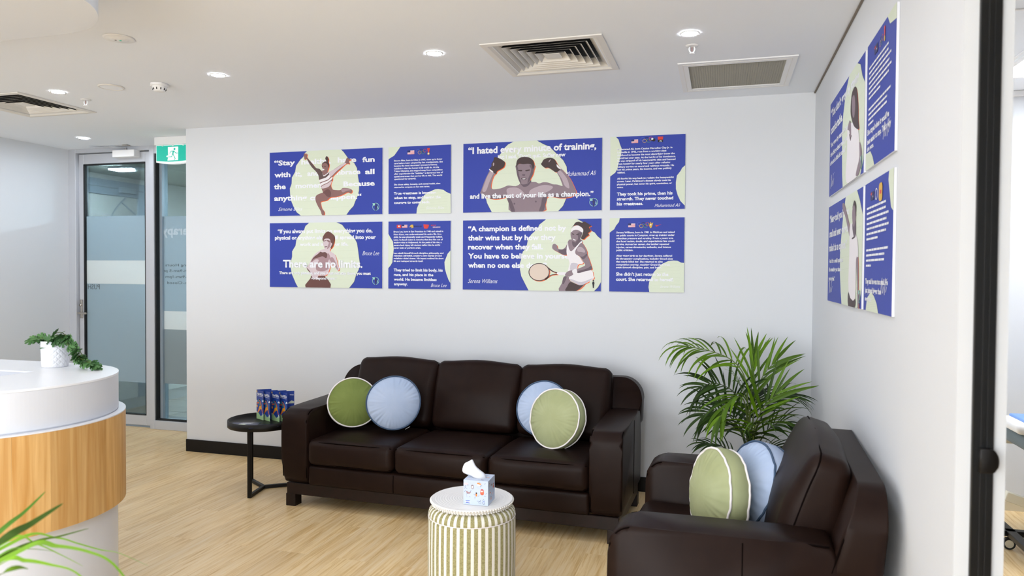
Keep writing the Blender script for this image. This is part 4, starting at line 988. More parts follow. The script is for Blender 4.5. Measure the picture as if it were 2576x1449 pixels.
def poster(key, name, x0, x1, z1, z0, wall, label, group):
    w, h = abs(x1-x0), z1-z0
    big = not key.startswith('s_')
    W0 = 1000. if big else 500.
    t = thing('wall_poster', label, 'poster', (x0, 0, z0) if wall == 'back' else (0, x0, z0), 0 if wall == 'back' else R(-90), group)
    T = lambda p, ly: (p[0]/W0*w, -ly, p[1]/500*h)
    pn = link('panel', sbox(0, w, -.0100, -.0005, 0, h, .0008, 1), ['poster_edge', 'poster_blue'], t)
    for p in pn.data.polygons:
        p.material_index = 1 if p.normal.y < -.9 else 0
    fig = Print()
    ly = .0120
    for nm, ink, P in ART[key]:
        if nm == 'blob':
            c = (sum(p[0] for p in P)/len(P), sum(p[1] for p in P)/len(P))
            big_p = [(min(max(c[0]+(x-c[0])*1.006+.6, 0), W0), min(max(c[1]+(z-c[1])*1.006, 0), 500)) for x, z in P]
            back = Print(); back.add(big_p, 'print_outline', .0103, T); back.add(P, 'print_pale', .0106, T)
            for i in range(1, 9):
                z = min(p[1] for p in P)+(max(p[1] for p in P)-min(p[1] for p in P))*i/9
                xs = clipz(P, z)
                if len(xs) >= 2:
                    a, b = xs[0]+25, xs[-1]-25
                    if b-a > 60: back.add([(a, z-4), (b, z+7), (b, z+8.3), (a, z-2.8)], 'print_pale_line', .0108, T)
            back.build('paper_shape', t); continue
        Q = P if len(P) > 40 and nm == 'racket' else smooth2(P, 3)
        if nm in SHADOWED.get(key, ()):
            Z = [(min(max(x+5, 0), W0), min(max(z-4, 0), 500)) for x, z in Q]
            if nm == 'racket' and len(P) > 40: fig.strip(Z, 'print_orange', .0115, T)
            else: fig.add(Z, 'print_orange', .0115, T)
        Q = [(min(max(x, 0), W0), min(max(z, 0), 500)) for x, z in Q]
        ly += .00004
        if nm == 'racket' and len(P) > 40: fig.strip(Q, 'print_'+ink, ly, T)
        else: fig.add(Q, 'print_'+ink, ly, T)
    if fig.v: fig.build('athlete_print', t)
    for s, x, z, xe, cap, kind in TEXTS[key]:
        a, b = x/W0*w, xe/W0*w; zz = z/500*h; cp = cap/500*h
        if kind == 's': text(s, 'signature', t, a, zz, b, cp*.8, y=-.0112, bold=-.004, shear=.42)
        elif kind == 'p': text(s, 'paragraph', t, a, zz, b, cp*.95, y=-.0112, bold=.03)
        else: text(s, 'quote', t, a, zz, b, cp, y=-.0145 if kind == 'f' else -.0112, bold=.035)
    EM = []
    class _E:
        def __getattr__(s, k):
            return getattr(EM[-1], k)
    em = _E()
    def nu(): EM.append(Print())
    nu()
    if big and key in ('gym', 'martial', 'boxer'): emblem(em, 945 if key != 'boxer' else 945, 57, 29, T)
    if key == 'tennis': emblem(em, 948, 52, 28, T, 'black', 'pale')
    if key in ('portrait', 'jersey'): emblem(em, 955, 50, 28, T)
    if key == 's_gym': nu(); flag_us(em, 155, 440, 55, 28, T); nu(); rings(em, 225, 463, 13, T); nu(); em.add([(312, 480), (334, 480), (328, 450), (318, 450)], 'print_red', .0121, T); em.add(disc_poly(323, 440, 9), 'print_gold', .0122, T); em.add(disc_poly(323, 440, 5), 'print_white', .0123, T)
    if key == 's_martial':
        em.add([(70, 450), (106, 450), (106, 474), (70, 474)], 'print_red', .0121, T); em.add(disc_poly(88, 463, 7, 5), 'print_white', .0122, T)
        nu(); flag_us(em, 114, 452, 42, 22, T)
        nu(); em.add([(170, 455), (192, 458), (186, 448), (206, 452), (202, 474), (186, 474)], 'print_gold', .0121, T)
        nu(); em.add([(285, 476), (330, 472), (324, 452), (316, 444), (292, 444), (287, 456)], 'print_red', .0121, T)
        text('BRUCE LEE', 'emblem_lettering', t, .205/.5*w, .456/.5*h, .272/.5*w, .011, 'print_navy', y=-.0118, bold=.02)
        text('ENTER THE', 'emblem_lettering', t, .345/.5*w, .463/.5*h, .385/.5*w, .009, 'print_red', y=-.0118, bold=.02)
        text('DRAGON', 'emblem_lettering', t, .360/.5*w, .449/.5*h, .418/.5*w, .010, 'print_flagpink', y=-.0118, bold=.03)
    if key == 's_boxer':
        nu(); flag_us(em, 143, 452, 45, 24, T); nu(); rings(em, 204, 476, 13, T)
        nu(); em.add(smooth2([(272, 470), (284, 482), (300, 474), (302, 462), (288, 458)]), 'print_black', .0121, T); em.add(smooth2([(274, 476), (284, 482), (290, 474), (280, 468)]), 'print_white', .0122, T)
        nu(); em.add([(320, 452), (352, 452), (352, 468), (320, 468)], 'print_black', .0121, T); em.add([(320, 468), (352, 468), (354, 488), (318, 488)], 'print_red', .0121, T)
        text('AJ', 'emblem_lettering', t, .329/.5*w, .455/.5*h, .343/.5*w, .010, 'print_white', y=-.0125, bold=.02)
    if key == 's_tennis':
        nu(); flag_us(em, 127, 437, 47, 25, T); nu(); rings(em, 188, 457, 13, T)
        nu(); em.add(smooth2([(262, 468), (272, 460), (278, 472), (284, 460), (294, 468), (288, 446), (282, 432), (274, 432), (268, 446)]), 'print_gold', .0121, T); em.add(disc_poly(278, 452, 5, 8), 'print_white', .0122, T)
        nu(); em.add([(310, 444), (316, 440), (350, 456), (322, 447), (314, 450), (312, 456)], 'print_red', .0121, T)
    if key in ('s_portrait', 's_jersey'):
        a, z = (145, 425) if key == 's_portrait' else (120, 425)
        em.add([(a, z), (a+60, z), (a+60, z+32), (a, z+32)], 'print_navy', .0121, T)
        em.add([(a, z+22), (a+30, z+22), (a+30, z+26), (a, z+26)], 'print_red', .0122, T); em.add([(a+12, z+16), (a+17, z+16), (a+17, z+32), (a+12, z+32)], 'print_red', .0122, T)
        em.add(disc_poly(a+45, z+12, 4, 6), 'print_white', .0122, T)
        if key == 's_portrait':
            nu(); rings(em, 225, 448, 12, T); nu(); em.add([(312, 478), (334, 478), (328, 444), (318, 444)], 'print_red', .0121, T); em.add(disc_poly(323, 434, 10), 'print_gold', .0122, T)
        else:
            nu(); em.strip(ring_poly(225, 440, 22, 4), 'print_white', .0121, T); nu(); em.add(rounded_rect(60, 66, 18, 4, 300, 440), 'print_gold', .0121, T); em.add(rounded_rect(30, 14, 4, 3, 300, 440), 'print_red', .0122, T)
        rnd = random.Random(3); ink = Print()      # body copy too small and oblique to read: word-length strokes
        for blk, nl, ztop in ((0, 7, 395), (1, 4, 232)):
            for i in range(nl):
                nu(); x = 46.; end = rnd.uniform(370, 440) if i < nl-1 else rnd.uniform(90, 260)
                while x < end:
                    L = rnd.uniform(20, 66); zz = ztop-20*i
                    em.add([(x, zz), (min(x+L, end), zz), (min(x+L, end), zz+8), (x, zz+8)], 'white_ink', .0113, T); x += L+4.5
        text('Aj', 'signature', t, .32/.5*w, .08/.5*h, .44/.5*w, .035, y=-.0112, bold=-.004, shear=.42) if False else None
        nu()
        for a, b in (((320, 70), (345, 130)), ((345, 130), (350, 75)), ((360, 75), (372, 100)), ((385, 70), (400, 130)), ((392, 118), (432, 128)), ((405, 80), (420, 100))):
            em.add([(a[0], a[1]), (b[0], b[1]), (b[0]+5, b[1]), (a[0]+5, a[1])], 'white_ink', .0114, T)
    if key in ('portrait', 'jersey'):
        nu()
        for a, b in (((60, 40), (85, 110)), ((85, 110), (95, 45)), ((100, 50), (120, 75)), ((125, 45), (150, 110)), ((135, 98), (190, 110)), ((150, 50), (175, 80))):
            em.add([(a[0], a[1]), (b[0], b[1]), (b[0]+6, b[1]), (a[0]+6, a[1])], 'white_ink', .0114, T)
    for e_ in EM:
        if e_.v: e_.build('emblem_print', t)
    return t
cx = [-4.068, -3.073, -3.023, -2.514, -2.418, -1.385, -1.328, -.817]; rz = [2.468, 1.959, 1.903, 1.390]
G1, G2 = 'blue athlete posters on the long wall', 'blue athlete posters on the right wall'
poster('gym', 'p', cx[0], cx[1], rz[0], rz[1], 'back', 'wide blue poster of a leaping gymnast in a leotard, top row', G1)
poster('s_gym', 'p', cx[2], cx[3], rz[0], rz[1], 'back', 'square blue text poster right of the leaping gymnast', G1)
poster('martial', 'p', cx[0], cx[1], rz[2], rz[3], 'back', 'wide blue poster of a bare-chested martial artist, bottom row', G1)
poster('s_martial', 'p', cx[2], cx[3], rz[2], rz[3], 'back', 'square blue text poster right of the martial artist', G1)
poster('boxer', 'p', cx[4], cx[5], rz[0], rz[1], 'back', 'wide blue poster of a boxer raising both gloves', G1)
poster('s_boxer', 'p', cx[6], cx[7], rz[0], rz[1], 'back', 'square blue text poster right of the boxer', G1)
poster('tennis', 'p', cx[4], cx[5], rz[2], rz[3], 'back', 'wide blue poster of a tennis player with a racket', G1)
poster('s_tennis', 'p', cx[6], cx[7], rz[2], rz[3], 'back', 'square blue text poster right of the tennis player', G1)
ry = [-.772, -1.782, -1.825, -2.341]; rq = [2.447, 1.944, 1.888, 1.377]
poster('portrait', 'p', ry[0], ry[1], rq[0], rq[1], 'right', 'wide blue poster of a long-haired woman in white, right wall top', G2)
poster('s_portrait', 'p', ry[2], ry[3], rq[0], rq[1], 'right', 'square blue text poster at the top right of the right wall', G2)
poster('jersey', 'p', ry[0], ry[1], rq[2], rq[3], 'right', 'wide blue poster of a man in a white jersey raising one arm', G2)
poster('s_jersey', 'p', ry[2], ry[3], rq[2], rq[3], 'right', 'square blue text poster at the bottom right of the right wall', G2)

# ================================================================== leather seating
def seat_unit(name, label, cat, W, n, loc, rotz):
    t = thing(name, label, cat, loc, rotz)
    aw = .185
    # timber plinth and legs
    link('plinth', boxes([span(-W/2+.02, W/2-.02, -.478, -.452, .078, .152), span(-W/2+.02, W/2-.02, .27, .296, .078, .152), span(-W/2+.02, -W/2+.046, -.452, .27, .078, .152), span(W/2-.046, W/2-.02, -.452, .27, .078, .152)], .003), 'dark_wood', t)
    for sx in (-1, 1):
        for y in (-.444, .262):
            link('leg', sbox(sx*(W/2-.015), sx*(W/2-.085), y-.036, y+.036, 0, .08, .003), 'dark_wood', t)
    # arms: side outline extruded across, seams along both edges
    prof = [(-.478, .16)]
    prof += [(-.498+.02*(1-math.sin(R(a)))*0-.0, .20) for a in (0,)]
    prof += [(-.505, .30), (-.508, .42), (-.506, .53)]
    prof += [(-.425-.081*math.cos(R(a)), .548+.082*math.sin(R(a))) for a in range(10, 91, 10)]
    prof += [(-.25, .634), (0, .638), (.15, .642), (.22, .640), (.25, .60), (.27, .45), (.28, .16)]
    for sx in (-1, 1):
        a0, a1 = (W/2-aw, W/2) if sx > 0 else (-W/2, -W/2+aw)
        ar = link('armrest', prism(prof, a0, a1, 'x', .022, 3), 'leather', t, True)
        for xx in (a0+.006, a1-.006):
            link('seam', tube([(xx, p[0]*.996+(.004 if p[0] < -.4 else 0), p[1]-.004) for p in prof[1:-3]], .0032, 6), 'leather_seam', ar, True)
        link('seam', tube([(a0+.0+(aw+.0005 if sx > 0 else -.0005), -.05, .17), (a0+(aw+.0005 if sx > 0 else -.0005), -.05, .62)], .002, 6), 'leather_seam', ar, True)
    # base and front rail
    wi = W-2*aw
    link('base', rbox(wi+.02, .84, .12, .02, 2).copy() if False else box((0, -.08, .215), (wi+.02, .74, .125), .015, 3), 'leather', t, True)
    rail = link('front_rail', rbox(wi-.004, .05, .128, .02, 6, (0, .006, 0)), 'leather', t, True); rail.location = (0, -.470, .214)
    sw = wi/n
    for i in range(1, n):
        link('seam', tube([(-wi/2+sw*i, -.0285, -.055), (-wi/2+sw*i, -.0315, 0), (-wi/2+sw*i, -.0285, .055)], .0026, 6), 'leather_seam', rail, True)
    # back frame with round shoulders
    link('back_panel', sbox(-W/2+.012, W/2-.012, .225, .365, .15, .60, .02, 3), 'leather', t, True)
    hw_ = W/2+.004
    sh = [(hw_-.02, .535), (hw_-.004, .545), (hw_, .565)]+[(hw_-.14+.14*math.cos(R(a)), .69+.14*math.sin(R(a))) for a in range(0, 91, 9)]
    bp = sh+[(-x, z) for x, z in sh[::-1]]
    def lean(me):
        for v in me.vertices:
            q = min(1, max(0, (v.co.y-.225)/.14)); v.co.y += (1-q)*.36*max(0, v.co.z-.58)+q*.04*(v.co.z-.15)
        me.update(); return me
    bf = link('back_frame', lean(prism(bp, .220, .365, 'y', .036, 5)), 'leather', t, True)
    link('seam', tube([(x*.988, .226+.36*max(0, z-.588), z-.010) for x, z in bp if z > .56], .0035, 6), 'leather_seam', bf, True)
    # seat cushions
    for i in range(n):
        cxm = -wi/2+sw*(i+.5)
        def sit(p): return Vector((p.x, p.y, p.z-.018*max(0, (p.y-.1)/.35)))
        s = link('seat_cushion', rbox(sw-.008, .62, .165, .042, 7, (.004, .012, .016), sit), 'leather', t, True)
        s.location = (cxm, -.205, .365)
        hw, hd = (sw-.008)/2-.012, .31-.008
        link('seam', tube([(-hw, -hd+.010, .066), (-hw*.5, -hd-.002, .071), (0, -hd-.004, .072), (hw*.5, -hd-.002, .071), (hw, -hd+.010, .066)], .0028, 6), 'leather_seam', s, True)
        link('seam', tube([(-hw, -hd+.006, -.066), (0, -hd-.004, -.070), (hw, -hd+.006, -.066)], .0028, 6), 'leather_seam', s, True)
    # back cushions, leaning
    bw = sw if n > 1 else sw+.02
    for i in range(n):
        cxm = -wi/2+sw*(i+.5)
        def fat(p):
            k = (p.z+.235)/.47
            return Vector((p.x*(1+.03*(k-.5))+.0, p.y*(1.05-.35*max(0, k-.55)/.45), p.z+.008*math.cos(p.x/bw*PI*2)*(1 if p.z > .1 else 0)))
        b = link('back_cushion', rbox(bw-.004, .19, .47, .05, 8, (.006, .030, .006), fat), 'leather', t, True)
        b.location = (cxm, .180, .666); b.rotation_euler = (R(-16), 0, 0)
        hx, hz = (bw-.004)/2-.001, .2265
        half = [(hx*.985, -.050, -.19), (hx*1.004, -.052, -.05), (hx*1.012, -.047, .09), (hx*1.013, -.040, .165)]+[(hx*1.013-.05+.05*math.cos(R(a)), -.038, hz-.05+.05*math.sin(R(a))) for a in (25, 50, 75, 90)]+[(hx*.6, -.038, hz+.004), (hx*.3, -.038, hz+.011)]
        pts = half+[(0, -.038, hz+.0155)]+[(-x, y, z) for x, y, z in half[::-1]]
        link('seam', tube(smooth_pts(pts, 3), .0034, 6), 'leather_seam', b, True)
    return t
sofa = seat_unit('sofa', 'dark brown leather three-seat sofa against the long white wall', 'sofa', 2.20, 3, (-2.172, -.545, 0), R(-1.6))
chair = seat_unit('armchair', 'dark brown leather armchair in the right foreground by the wall', 'armchair', 1.12, 1, (-.418, -1.995, 0), R(-92.5))

# ================================================================== round cushions
def round_cushion(label, loc, normal, Rr, th, cloth, piping, roll=0., tagside=None, seed=1):
    t = thing('round_cushion', label, 'cushion', loc, 0, 'round piped cushions')
    q = Vector(normal).normalized().to_track_quat('Z', 'Y') @ Quaternion((0, 0, 1), roll)
    t.rotation_mode = 'QUATERNION'; t.rotation_quaternion = q
    rnd = random.Random(seed); ph = [rnd.uniform(0, 6.28) for _ in range(8)]
    def disp(r, z, a):
        k = r/Rr
        wv = .0035*math.sin(9*a+ph[0])+.0025*math.sin(17*a+ph[1])+.002*math.sin(29*a+ph[2])
        if k > .25:
            z *= 1+ (wv/.03)*(k**3)*.3
        r2 = r*(1+.012*math.sin(2*a+ph[3])+.010*math.sin(3*a+ph[4])*k)
        rip = math.exp(-((k-.86)/.13)**2)*(.0022*math.sin(27*a+ph[6]+2*math.sin(3*a))+.0016*math.sin(43*a+ph[7]))*(.5+.5*math.sin(2*a+ph[0]))
        return r2, z+.008*math.sin(a+ph[5])*k*k+(rip if z > 0 else -rip)
    h = th/2
    face = [(0, h+.040), (Rr*.2, h+.039), (Rr*.4, h+.034), (Rr*.6, h+.025), (Rr*.70, h+.0195), (Rr*.78, h+.014), (Rr*.87, h+.006), (Rr*.91, h+.002), (Rr*.95, h-.003), (Rr*.985, h-.009)]
    side = [(Rr*1.02, h-.016), (Rr*1.045, h*.4), (Rr*1.05, 0), (Rr*1.045, -h*.4), (Rr*1.02, -h+.016)]
    prof = face+side+[(r, -z) for r, z in face[::-1]]
    link('cover', lathe(prof, 216, False, disp), cloth, t, True)
    for s in (1, -1):
        ring = []
        for i in range(96):
            a = 2*PI*i/96
            r, z = disp(Rr*1.0, s*(h-.011), a)
            ring.append(((r+.004)*math.cos(a), (r+.004)*math.sin(a), z))
        link('piping', tube(ring, .0048, 6, False, True), piping, t, True)
    if tagside is not None:
        lv = q.inverted() @ Vector(tagside); lv.z = 0; lv.normalize(); tn = Vector((-lv.y, lv.x, 0))
        tg = link('care_tag', box((0, 0, 0), (.034, .044, .0012)), 'care_paper', t)
        pos = lv*(Rr*1.05+.010); 
        tg.matrix_local = Matrix(((tn.x, 0, lv.x, pos.x), (tn.y, 0, lv.y, pos.y), (0, -1, 0, .012), (0, 0, 0, 1)))
        link('barcode', boxes([((-.010+.004*k_, -.004, .0008), (.0016 if k_ % 2 else .0026, .024, .0006)) for k_ in range(6)]), 'ink_grey', tg)
    return t
round_cushion('shaded green round cushion with white piping against the left sofa arm', (-2.945, -.705, .638), (.62, -1, .25), .160, .085, 'velvet_green_shade', 'piping_white', 0, None, 1)
round_cushion('pale blue round cushion with navy piping overlapping the shaded green one', (-2.640, -.715, .655), (.46, -1, .22), .170, .090, 'velvet_blue', 'piping_navy', 0, (.75, -.2, -1), 2)
round_cushion('pale blue round cushion mostly hidden behind the green one, right sofa seat', (-1.655, -.56, .640), (.05, -1, .35), .172, .085, 'velvet_blue', 'piping_navy', 0, None, 3)
round_cushion('green round cushion with white piping on the right sofa seat', (-1.522, -.775, .632), (-.42, -1, .22), .176, .095, 'velvet_green_lit', 'piping_white', 0, None, 4)
round_cushion('lit green round cushion with white piping standing on the armchair', (-.572, -2.00, .612), (-1, -.45, .18), .182, .10, 'velvet_green_lit', 'piping_white', 0, None, 5)
round_cushion('pale blue round cushion with navy piping behind the green one, armchair', (-.420, -1.90, .632), (-1, -.42, .34), .182, .10, 'velvet_blue', 'piping_navy', 0, (.1, -1, .05), 6)
# ================================================================== side table with leaflets
st = thing('side_table', 'round black metal tray side table beside the sofa arm', 'side table', (-3.629, -.722, 0))
TR, TZ = .236, .445
link('tray', lathe([(0, TZ), (TR-.004, TZ), (TR, TZ+.004), (TR, TZ+.048), (TR-.005, TZ+.048), (TR-.006, TZ+.026), (0, TZ+.026)], 64), 'black_metal', st, True)
ang = [R(-79), R(148), R(36)]
for a in ang:
    c, s = math.cos(a)*.215, math.sin(a)*.215
    link('leg', box((c, s, TZ/2), (.024, .024, TZ), .002, 1, Matrix.Rotation(a, 3, 'Z')), 'black_metal', st)
    link('foot_bar', box((c/2, s/2, .012), (.215, .024, .022), .002, 1, Matrix.Rotation(a, 3, 'Z')), 'black_metal', st)
LEAF = []
def cover_print(pr, w, h, T):
    """front of a leaflet: night sky, rolling hill, player with a ball, title"""
    pr.add([(0, 0), (w, 0), (w, .21*h), (.88*w, .20*h), (.76*w, .15*h), (.6*w, .11*h), (.42*w, .17*h), (.28*w, .22*h), (.12*w, .24*h), (0, .26*h)], 'cover_green', .0010, T)
    pr.add(disc_poly(.06*w, .95*h, .07*w, 12)[:], 'print_gold', .0010, T)
    for cxx, cz in ((.9, .63), (.02, .58)):
        pr.add([(max(0, (cxx-.14)*w), cz*h), (min(w, (cxx+.10)*w), cz*h), (min(w, (cxx+.10)*w), (cz+.05)*h), (cxx*w, (cz+.07)*h), (max(0, (cxx-.08)*w), (cz+.03)*h)], 'print_white', .0010, T)
    pr.strip([(.5*w+.36*w*math.cos(R(a)), .5*h+.22*h*math.sin(R(a))) for a in range(-40, 80, 10)]+[(.5*w+.32*w*math.cos(R(a)), .5*h+.20*h*math.sin(R(a))) for a in range(70, -50, -10)], 'cover_cyan', .0011, T)
    pr.add([(.18*w, .62*h), (.30*w, .72*h), (.36*w, .62*h), (.30*w, .54*h)], 'cover_teal', .0011, T)
    pr.add([(.36*w, .60*h), (.55*w, .62*h), (.66*w, .47*h), (.44*w, .44*h)], 'cover_teal', .0012, T)
    pr.add([(.03*w, .56*h), (.38*w, .60*h), (.40*w, .55*h), (.05*w, .51*h)], 'cover_skin', .0013, T)
    pr.add([(.50*w, .64*h), (.58*w, .63*h), (.76*w, .48*h), (.72*w, .42*h), (.62*w, .48*h)], 'cover_skin', .0013, T)
    pr.add([(.42*w, .45*h), (.70*w, .47*h), (.76*w, .37*h), (.56*w, .36*h), (.50*w, .31*h), (.36*w, .38*h)], 'cover_yellow', .0014, T)
    pr.add([(.37*w, .39*h), (.50*w, .33*h), (.22*w, .21*h), (.12*w, .22*h)], 'cover_orange', .0013, T)
    pr.add([(.66*w, .38*h), (.78*w, .38*h), (.92*w, .23*h), (.84*w, .23*h)], 'cover_skin', .0013, T)
    pr.add([(.84*w, .23*h), (.93*w, .23*h), (.97*w, .14*h), (.92*w, .12*h)], 'print_white', .0013, T); pr.add([(.02*w, .24*h), (.14*w, .23*h), (.10*w, .20*h), (.01*w, .19*h)], 'print_white', .0013, T)
    pr.add(disc_poly(.10*w, .44*h, .085*w, 14), 'cover_yellow', .0014, T)
    pr.add(disc_poly(.44*w, .655*h, .06*w, 10), 'cover_skin', .0014, T); pr.add([(.38*w, .67*h), (.50*w, .71*h), (.54*w, .65*h), (.46*w, .665*h)], 'print_black', .0015, T)
    pr.add([(.12*w, .795*h), (.88*w, .785*h), (.88*w, .797*h), (.12*w, .807*h)], 'print_white', .0012, T)
def leaflet(loc, rot, label, opening=28):
    t = thing('leaflet', label, 'leaflet', loc, rot, 'folded blue leaflets on the side table')
    w, h = .100, .205
    fr_ = link('front_page', sbox(0, w, -.0008, 0, 0, h), 'cover_blue', t)
    pr = Print(); cover_print(pr, w*1000, h*1000, lambda p, ly: (p[0]/1000, -ly, p[1]/1000)); pr.build('cover_print', t)
    text('What WE Do', 'title', t, .010, .83*h, .092, .016, 'print_white', y=-.0013, bold=.05)
    bk = link('back_page', sbox(-w*.0, w, 0, .0008, 0, h), 'cover_blue', t); bk.rotation_euler = (0, 0, R(opening))
    bp_ = Print(); bp_.add([(55, 118), (98, 118), (98, 132), (80, 138), (66, 128)], 'print_pale', .0010, lambda p, ly: (p[0]/1000, -ly, p[1]/1000)); bp_.add([(70, 176), (96, 174), (96, 178), (70, 180)], 'print_white', .0010, lambda p, ly: (p[0]/1000, -ly, p[1]/1000))
    q = bp_.build('page_print', bk)
    return t
zt = TZ+.0265
leaflet((-3.735, -.650, zt), R(-27), 'leftmost standing blue leaflet with a ball player on the front', 62)
leaflet((-3.668, -.672, zt), R(-27), 'second standing blue leaflet, half hidden by the leftmost', 58)
leaflet((-3.600, -.668, zt), R(-24), 'third standing blue leaflet from the left on the side table', 62)
leaflet((-3.535, -.672, zt), R(-24), 'rightmost standing blue leaflet, partly behind the sofa arm', 60)
for k, (x, y, rz_, lb) in enumerate(((-3.69, -.845, R(18), 'dark leaflet lying flat at the left of the tray'), (-3.53, -.865, R(38), 'dark leaflet lying flat near the sofa arm on the tray'))):
    t = thing('flat_leaflet', lb, 'leaflet', (x, y, zt), rz_, 'leaflets lying flat on the tray')
    link('cover', box((0, 0, .001), (.19, .10, .0016)), 'cover_navy', t)
    pr = Print(); TT = lambda p, ly: (p[0]/1000, p[1]/1000, .0018+ly)
    pr.add([(-60, -40), (-10, -42), (20, -20), (0, -5), (-40, -12)], 'print_pale', .0002, TT)
    for i in range(3): pr.add([(-40+8*i, 8+10*i), (40+8*i, 8+10*i), (40+8*i, 14+10*i), (-40+8*i, 14+10*i)], 'print_white', .0002, TT)
    pr.build('cover_print', t)

# ================================================================== striped stool with tray and tissues
OX, OY = -1.683, -1.885
ot = thing('ottoman', 'olive and white striped round storage stool in front of the sofa', 'stool', (OX, OY, 0))
link('striped_drum', lathe([(.0, .0), (.196, .0), (.203, .01), (.205, .1), (.206, .25), (.2045, .375), (.203, .384), (.199, .388)], 72), 'stripe_body', ot, True)
link('striped_lid', lathe([(.199, .388), (.203, .391), (.204, .398), (.2005, .413), (.190, .427), (.175, .434), (0, .436)], 72), 'stripe_top', ot, True)
link('lid_seam', tube([(.2035*math.cos(2*PI*i/64), .2035*math.sin(2*PI*i/64), .3885) for i in range(64)], .0022, 6, False, True), 'piping_white', ot, True)
TY = thing('round_tray', 'white carved wooden tray with beaded rim on the striped stool', 'tray', (OX, OY, .4365))
def ripple():
    P = [(0, .0), (.172, .0), (.180, .003), (.184, .010), (.184, .013), (.188, .016), (.192, .022), (.192, .026), (.188, .0285)]
    r = .186
    while r > .02:
        P.append((r, .0265+.0006*math.cos(r*2*PI/.012))); r -= .0022
    P.append((0, .0262)); return P
link('dish', lathe(ripple(), 96), 'tray_white', TY, True)
bd = bmesh.new()
for r, z, nb in ((.186, .0075, 84), (.1935, .0205, 88)):
    for i in range(nb):
        a = 2*PI*i/nb
        bmesh.ops.create_icosphere(bd, subdivisions=1, radius=.0044, matrix=Matrix.Translation((r*math.cos(a), r*math.sin(a), z)))
link('beading', bm_mesh(bd), 'tray_white', TY, True, 'stuff')
tb = thing('tissue_box', 'pale blue cube tissue box printed with small animals on the white tray', 'tissue box', (-1.632, -1.930, .4645), R(2.5))
bw_, bh_ = .116, .112
def tb_shell():
    bm = bmesh.new(); h = bw_/2
    ov = []
    N = 24
    for i in range(N):
        a = 2*PI*i/N
        ov.append(bm.verts.new((.036*math.cos(a), .026*math.sin(a), bh_)))
    sqv = []
    for i in range(N):
        a = 2*PI*i/N; c, s = math.cos(a), math.sin(a); k = h/max(abs(c), abs(s)); sqv.append(bm.verts.new((c*k, s*k, bh_)))
    for i in range(N): bm.faces.new((sqv[i], sqv[(i+1) % N], ov[(i+1) % N], ov[i]))
    lo = [bm.verts.new((v.co.x, v.co.y, 0)) for v in sqv]
    for i in range(N): bm.faces.new((lo[i], lo[(i+1) % N], sqv[(i+1) % N], sqv[i]))
    bm.faces.new(lo[::-1])
    # corners of the square
    return bm_mesh(bm)
def tb_box():
    h = bw_/2
    bm = bmesh.new()
    N = 32
    def corner(a):
        c, s = math.cos(a), math.sin(a); k = h/max(abs(c), abs(s)); return c*k, s*k
    an = [2*PI*i/N for i in range(N)]
    sq = [corner(a) for a in an]
    top = [bm.verts.new((x, y, bh_)) for x, y in sq]; bot = [bm.verts.new((x, y, 0)) for x, y in sq]
    hole = [bm.verts.new((.036*math.cos(a), .026*math.sin(a), bh_)) for a in an]
    deep = [bm.verts.new((.036*math.cos(a), .026*math.sin(a), bh_-.02)) for a in an]
    for i in range(N):
        j = (i+1) % N
        bm.faces.new((top[i], top[j], hole[j], hole[i])); bm.faces.new((bot[i], bot[j], top[j], top[i])); bm.faces.new((hole[i], hole[j], deep[j], deep[i]))
    bm.faces.new(bot[::-1]); bm.faces.new(deep)
    return bm_mesh(bm)
link('carton', tb_box(), 'box_print', tb)
link('slot_film', prism([(.034*math.cos(2*PI*i/24), .024*math.sin(2*PI*i/24)) for i in range(24)], bh_-.006, bh_-.005, 'z'), 'print_fold', tb)
pr = Print(); rnd = random.Random(5)
h = bw_/2
F = lambda p, ly: (p[0]/1000-h, -h-.0004-ly, p[1]/1000)
S_ = lambda p, ly: (h+.0004+ly, p[0]/1000-h, p[1]/1000)
U_ = lambda p, ly: (p[0]/1000-h, p[1]/1000-h, bh_+.0004+ly)
